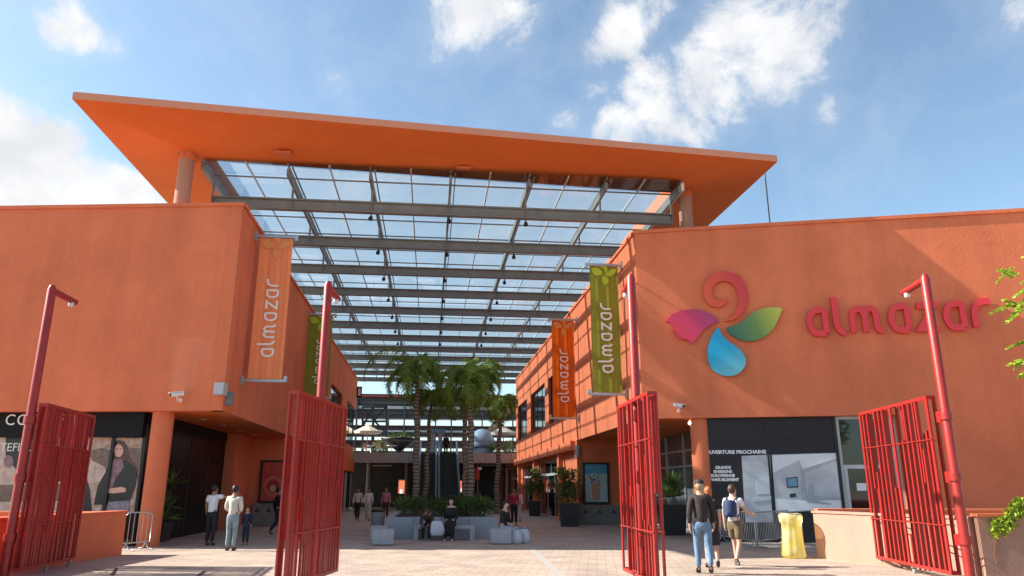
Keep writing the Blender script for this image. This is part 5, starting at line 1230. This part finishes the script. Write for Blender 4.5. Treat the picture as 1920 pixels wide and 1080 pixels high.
def fingers(nodes, edges, w, e, side):
    W_ = Vector(nodes[w][:3]); E_ = Vector(nodes[e][:3]); d = (W_ - E_).normalized(); sdv = Vector((0, 1, 0)) if abs(d.y) < .8 else Vector((0, 0, 1)); sv = (sdv - d * sdv.dot(d)).normalized(); cu = d.cross(sv).normalized() * (1 if side == 'L' else -1)
    pal = W_ + d * .06; nodes['pa' + side] = (*pal, .026); edges.append((w, 'pa' + side))
    for i, (o, l) in enumerate(((-.028, .062), (-.010, .072), (.010, .076), (.028, .066))):
        a = pal + d * .035 + sv * o; b = a + d * l * .5 + cu * .008; c = b + d * l * .45 + cu * .022
        for n_, q in (('f%d0' % i, a), ('f%d1' % i, b), ('f%d2' % i, c)): nodes[n_ + side] = (*q, .0085 if n_[2] != '0' else .010)
        edges += [('pa' + side, 'f%d0' % i + side), ('f%d0' % i + side, 'f%d1' % i + side), ('f%d1' % i + side, 'f%d2' % i + side)]
    a = pal + sv * .035 - d * .02; b = a + sv * .02 + d * .03
    nodes['t0' + side] = (*a, .011); nodes['t1' + side] = (*b, .009); edges += [('pa' + side, 't0' + side), ('t0' + side, 't1' + side)]
BE = [('pelvis', 'waist'), ('waist', 'chest'), ('chest', 'neck0'), ('neck0', 'neck'), ('neck', 'jaw'), ('jaw', 'head'), ('head', 'crown'), ('jaw', 'nose'), ('neck0', 'shL'), ('shL', 'elL'), ('elL', 'wrL'), ('neck0', 'shR'), ('shR', 'elR'), ('elR', 'wrR'),
      ('pelvis', 'hiL'), ('hiL', 'knL'), ('knL', 'anL'), ('anL', 'toL'), ('pelvis', 'hiR'), ('hiR', 'knR'), ('knR', 'anR'), ('anR', 'toR')]
def person(x, y, z, H, face, label, pose={}, top=None, sleeve=2, legs=None, leglen=2, shoes=BLACK, hair=None, hairlen=0, skin=0, extra=None, wide=1.0, fat=1.0):
    """face: heading angle in degrees, 0 = facing away from the camera (+Y), counter-clockwise"""
    nodes = {k: v for k, v in BASE.items()}
    for k, v in pose.items(): nodes[k] = (*v[:3], v[3] if len(v) > 3 else nodes[k][3])
    nodes = {k: (v[0] * wide, v[1], v[2], v[3] * fat) for k, v in nodes.items()}
    edges = list(BE); core = dict(nodes)
    for s_ in 'LR': fingers(nodes, edges, 'wr' + s_, 'el' + s_, s_)
    xf = Matrix.Rotation(R(face), 4, 'Z') @ Matrix.Scale(H / 1.78, 4)
    t = thing('person', (x, y, z), label, 'person')
    put(skin_mesh(nodes, edges, 'pelvis'), 'body', skin_tone(skin), t, xf)
    def garment(keys, name, m, grow):
        ks = [k for k in keys if k in core]; nd = {k: (*core[k][:3], core[k][3] + grow) for k in ks}; es = [(a, b) for a, b in BE if a in nd and b in nd]; root = 'pelvis' if 'pelvis' in nd else ks[0]
        return put(skin_mesh(nd, es, root), name, m, t, xf)
    def cut(a, b, f): A, B = Vector(core[a][:3]), Vector(core[b][:3]); r = core[a][3] + (core[b][3] - core[a][3]) * f; return (*A.lerp(B, f), r)
    save = dict(core)
    if top:
        ks = ['pelvis', 'waist', 'chest', 'neck0', 'shL', 'elL', 'shR', 'elR']
        if sleeve == 2: ks += ['wrL', 'wrR']; core['wrL'] = cut('elL', 'wrL', .93); core['wrR'] = cut('elR', 'wrR', .93)
        elif sleeve == 1: core['elL'] = cut('shL', 'elL', .62); core['elR'] = cut('shR', 'elR', .62)
        core['pelvis'] = (save['pelvis'][0], save['pelvis'][1], save['pelvis'][2] - .075, save['pelvis'][3] + .022); garment(ks, 'top', top, .020); core = dict(save)
    if legs:
        ks = ['pelvis', 'waist', 'hiL', 'knL', 'hiR', 'knR']; core['waist'] = cut('pelvis', 'waist', .7)
        if leglen == 2: ks += ['anL', 'anR']
        else:
            core['knL'] = cut('hiL', 'knL', .85); core['knR'] = cut('hiR', 'knR', .85); core['knL'] = (*core['knL'][:3], .085); core['knR'] = (*core['knR'][:3], .085)
        garment(ks, 'trousers' if leglen == 2 else 'shorts', legs, .018); core = dict(save)
    if shoes:
        for s_ in 'LR':
            a, b = save['an' + s_], save['to' + s_]; put(skin_mesh({'a': (a[0], a[1] - .03, max(.045, a[2] - .045), .045), 'b': (b[0], b[1], b[2] + .005, .043), 'c': (a[0], a[1], a[2] + .01, .05)}, [('a', 'b'), ('a', 'c')], 'a'), 'shoe', shoes, t, xf)
    if hair:
        h = Vector(save['head'][:3]); up = (h - Vector(save['jaw'][:3])).normalized(); fw = (Vector(save['nose'][:3]) - Vector(save['jaw'][:3])); fw = (fw - up * fw.dot(up)).normalized(); sx = up.cross(fw)
        c = h - fw * .022 + up * .012; vs = []; fs = []; n = 18; m_ = 11
        for i in range(m_):
            th = math.pi * i / (m_ - 1) * (.93)
            for k in range(n):
                a = 2 * math.pi * k / n; d = sx * (math.sin(th) * math.cos(a) * .091) + fw * (math.sin(th) * math.sin(a) * .101) + up * (math.cos(th) * .112)
                if math.cos(th) < .05 and math.sin(a) > -.1: d -= fw * .05 * math.sin(th)
                f = 1 + .035 * math.sin(a * 7 + i * 1.7); p = c + d * f
                if hairlen and math.cos(th) < 0: p -= up * .16 * hairlen * -math.cos(th)
                vs.append(tuple(p))
        for i in range(m_ - 1):
            for k in range(n): fs.append((i * n + k, (i + 1) * n + k, (i + 1) * n + (k + 1) % n, i * n + (k + 1) % n))
        me = bpy.data.meshes.new('hair'); me.from_pydata(vs, [], fs); me.polygons.foreach_set('use_smooth', [True] * len(fs)); put(me, 'hair', hair, t, xf)
    if extra: extra(t, xf, save)
    return t
HB = mat('black_hair', (.012, .009, .008), .5); HG = mat('ginger_hair', (.42, .13, .04), .5, var=.3, vscale=25); HBr = mat('brown_hair', (.07, .035, .02), .5)
JEANS = mat('blue_jeans', (.10, .19, .32), .85, color2=(.22, .33, .48), vscale=9); JD = mat('faded_jeans', (.13, .20, .26), .85, color2=(.30, .38, .40), vscale=10)
WSH = mat('white_shirt', (.72, .72, .76), .8, bump=.3, bscale=12); CSH = mat('cream_shirt', (.60, .58, .52), .8, var=.12, vscale=8, bump=.3, bscale=12)
BKT = mat('black_trousers', (.012, .012, .014), .8); NAVY = mat('navy_cloth', (.015, .02, .05), .8); SWE = mat('dark_brown_sweater', (.035, .026, .028), .85, var=.2)
KHA = mat('khaki_cloth', (.16, .12, .07), .85, var=.15); REDC = mat('red_cloth2', (.42, .02, .05), .8); PINK = mat('pink_cloth', (.5, .2, .25), .8); ROBE = mat('black_robe', (.010, .009, .011), .85); BRN = mat('dark_brown_coat', (.07, .03, .022), .85, var=.4, vscale=6)
STAND = {}
def walk(k=1.0, arm=1.0):
    return dict(knL=(-.09, .16 * k, .50), anL=(-.09, .20 * k, .10), toL=(-.10, .35 * k, .05), knR=(.09, -.02, .49), anR=(.09, -.26 * k, .16), toR=(.10, -.14 * k, .045),
                elL=(-.22, -.10 * arm, 1.15), wrL=(-.22, -.06 * arm, .91), elR=(.22, .02 * arm, 1.14), wrR=(.22, .16 * arm, .93))
q = onz(392, 1023, 0)
person(q.x, q.y, 0, 1.76, -15, 'man in a white shirt and black trousers pointing to the right near the dark entrance', dict(elR=(.42, .10, 1.40), wrR=(.64, .18, 1.44)), WSH, 1, BKT, skin=2, hair=HB)
q = onz(431, 1033, 0)
person(q.x, q.y, 0, 1.74, -5, 'man in a cream shirt and faded jeans seen from behind, hands held in front', dict(elL=(-.23, -.02, 1.14), wrL=(-.12, .17, 1.05), elR=(.23, -.02, 1.14), wrR=(.12, .17, 1.05)), CSH, 2, JD, hair=HB, skin=2)
q = onz(459, 1022, 0)
person(q.x, q.y, 0, 1.12, 180, 'small child in dark navy clothes standing beside the man in jeans', {}, NAVY, 2, NAVY, hair=HBr, skin=0, fat=1.1)
def cap_extra(t, xf, s):
    h = Vector(s['head'][:3]); cm = mat('black_cap', (.02, .018, .02), .7)
    mb = MB(); mb.lathe([(.102, .035), (.103, .06), (.098, .09), (.078, .122), (.045, .142), (.004, .148)], (h.x, h.y - .012, h.z - .01), 18, True, .94, 1.06)
    me = bpy.data.meshes.new('cap'); me.from_pydata(mb.v, [], mb.f); put(me, 'cap', cm, t, xf)
    mb = MB(); mb.prism([(h.x + .07 * math.cos(a), h.y + .07 + .09 * math.sin(a), h.z + .03) for a in [k * math.pi / 8 for k in range(9)]], (0, 0, .012))
    me = bpy.data.meshes.new('cap_peak'); me.from_pydata(mb.v, [], mb.f); put(me, 'cap_peak', cm, t, xf)
q = onz(1322, 1077, 0)
person(q.x, q.y, 0, 1.82, -8, 'man in a dark sweater, blue jeans and black cap walking away', walk(.8, .6), SWE, 2, JEANS, hair=mat('fair_hair', (.4, .3, .2), .5), skin=1, extra=cap_extra, wide=1.08)
def knee_skirt(t, xf, s):
    mb = MB(); mb.lathe([(.16, .98), (.185, .85), (.20, .6), (.19, .5)], (0, 0, 0), 20, True, 1, .8); me = bpy.data.meshes.new('skirt'); me.from_pydata([tuple(v) for v in mb.v], [], mb.f); put(me, 'skirt', BKT, t, xf)
q = onz(1337, 1066, 0)
person(q.x, q.y, 0, 1.70, -5, 'ginger haired woman in black walking half hidden behind the man in jeans', walk(.6, .4), BKT, 1, None, hair=HG, skin=1, hairlen=.6, extra=knee_skirt)
def backpack(t, xf, s):
    me = skin_mesh({'a': (0, -.21, 1.06, .145), 'b': (0, -.22, 1.24, .165), 'c': (0, -.18, 1.42, .13)}, [('a', 'b'), ('b', 'c')], 'b', 2); b = put(me, 'backpack', mat('dark_blue_backpack', (.02, .04, .12), .7, var=.3), t, xf)
    me = skin_mesh({'a': (0, -.35, 1.06, .08), 'b': (0, -.355, 1.18, .07)}, [('a', 'b')], 'a', 2); put(me, 'front_pocket', mat('dark_blue_backpack', (.012, .02, .06)), t, xf)
    for sx in (-1, 1):
        mb = MB(); mb.tube([(sx * .10, -.16, 1.42), (sx * .12, -.02, 1.49), (sx * .12, .14, 1.38), (sx * .12, .15, 1.2), (sx * .13, -.10, 1.05)], .018, 6); me = bpy.data.meshes.new('strap'); me.from_pydata([tuple(v) for v in mb.v], [], mb.f); put(me, 'strap', mat('dark_blue_backpack', (.012, .02, .06)), t, xf)
q = onz(1383, 1062, 0)
wk = walk(1.0, .4); wk.update(elR=(.23, .10, 1.20), wrR=(.30, .30, 1.12))
person(q.x, q.y, 0, 1.74, -38, 'man in a white shirt and khaki shorts with a dark blue backpack', wk, WSH, 1, KHA, 1, hair=HBr, skin=1, extra=backpack)
# seated figures
SIT = dict(pelvis=(0, 0, .58, .13), waist=(0, .0, .74, .12), chest=(0, .03, .94, .135), neck0=(0, .05, 1.09, .07), neck=(0, .06, 1.16, .05), jaw=(0, .09, 1.225, .068), head=(0, .085, 1.30, .092), crown=(0, .075, 1.355, .066), nose=(0, .195, 1.275, .012),
           shL=(-.165, .04, 1.06), elL=(-.22, .06, .80), wrL=(-.12, .25, .70), shR=(.165, .04, 1.06), elR=(.22, .06, .80), wrR=(.12, .25, .70),
           hiL=(-.09, .06, .55), knL=(-.12, .44, .54), anL=(-.12, .46, .10), toL=(-.13, .60, .035), hiR=(.09, .06, .55), knR=(.12, .44, .54), anR=(.12, .46, .10), toR=(.13, .60, .035))
LEAN = dict(SIT); LEAN.update(waist=(0, .08, .72, .12), chest=(0, .25, .84, .14), neck0=(0, .38, .92, .07), neck=(0, .44, .95, .05), jaw=(0, .51, .95, .068), head=(0, .53, 1.02, .092), crown=(0, .50, 1.08, .066), nose=(0, .63, .98, .012), shL=(-.165, .35, .90), elL=(-.22, .42, .68), wrL=(-.10, .58, .58), shR=(.165, .35, .90), elR=(.22, .42, .68), wrR=(.10, .58, .58))
def robe(t, xf, s):
    nd = {'p': (0, .02, .60, .19), 'w': (0, .03, .80, .17), 'c': (0, .04, .98, .17), 'n': (0, .05, 1.12, .11), 'k': (0, .40, .52, .20), 'f': (0, .50, .18, .20), 'eL': (-.22, .08, .82, .09), 'eR': (.22, .08, .82, .09)}
    put(skin_mesh(nd, [('p', 'w'), ('w', 'c'), ('c', 'n'), ('p', 'k'), ('k', 'f'), ('c', 'eL'), ('c', 'eR')], 'p', 2), 'robe', ROBE, t, xf)
    nd = {'a': (0, .05, 1.30, .115), 'b': (0, .04, 1.37, .09), 'n': (0, .03, 1.18, .11)}; put(skin_mesh(nd, [('a', 'b'), ('a', 'n')], 'a', 2), 'headscarf', ROBE, t, xf)
q = at(846, 990, Yb + .25)
person(q.x, Yb + .22, -.06, 1.78, 175, 'woman in a long black robe and headscarf sitting on the stone bench', SIT, BKT, 2, BKT, shoes=BLACK, skin=1, extra=robe)
q = at(806, 990, Yb + .25)
tb = person(q.x, Yb + .22, -.06, 1.66, 170, 'person in dark brown hunched forward on the stone bench holding a white bag', LEAN, BRN, 2, BKT, shoes=mat('white_shoe', (.6, .6, .6), .6), hair=HBr, hairlen=.8, skin=2)
paperbag(q.x + .30, Yb - .36, .42, .46, PW, 'white bag with a dark mark held by the hunched person on the bench', z=.16)
q = onz(944, 1020, 0)
person(q.x, q.y + .35, -.10, 1.74, -120, 'person in dark clothes and pale trousers sitting on the right stone block', SIT, BKT, 2, mat('pale_blue_trousers', (.30, .36, .42), .8), hair=HB, skin=1)
def standing(px, py, H, face, label, top, legs, pose=STAND, **k):
    q = onz(px, py, 0); return person(q.x, q.y, 0, H, face, label, pose, top, 2, legs, **k)
standing(964, 985, 1.68, 180, 'woman in a red top standing behind the right stone block', REDC, BKT, hair=HB, skin=2)
standing(669, 977, 1.70, 180, 'person in a pale top and dark skirt walking far down the left side', CSH, BKT, walk(.7), hair=HB, skin=2)
standing(689, 976, 1.70, 185, 'person in a pale jacket and light trousers walking beside a friend on the far left', WSH, CSH, walk(.9), hair=HB, skin=2)
standing(722, 977, 1.72, 175, 'person in a dusky pink coat standing left of the planter', PINK, BRN, hair=HB, skin=2)
standing(972, 978, 1.62, 170, 'person in white half hidden behind the woman in red', WSH, CSH, hair=HB, skin=2)
standing(517, 1003, 1.70, -60, 'dark dressed person half hidden behind the left middle gate', BKT, BKT, walk(1), hair=HB, skin=2)
q = at(836, 840, 61.0)
person(q.x, 61.0, TZ - .15, 1.75, 0, 'person in dark clothes at the top of the right escalator', STAND, BKT, 2, BKT, hair=HB, skin=2)
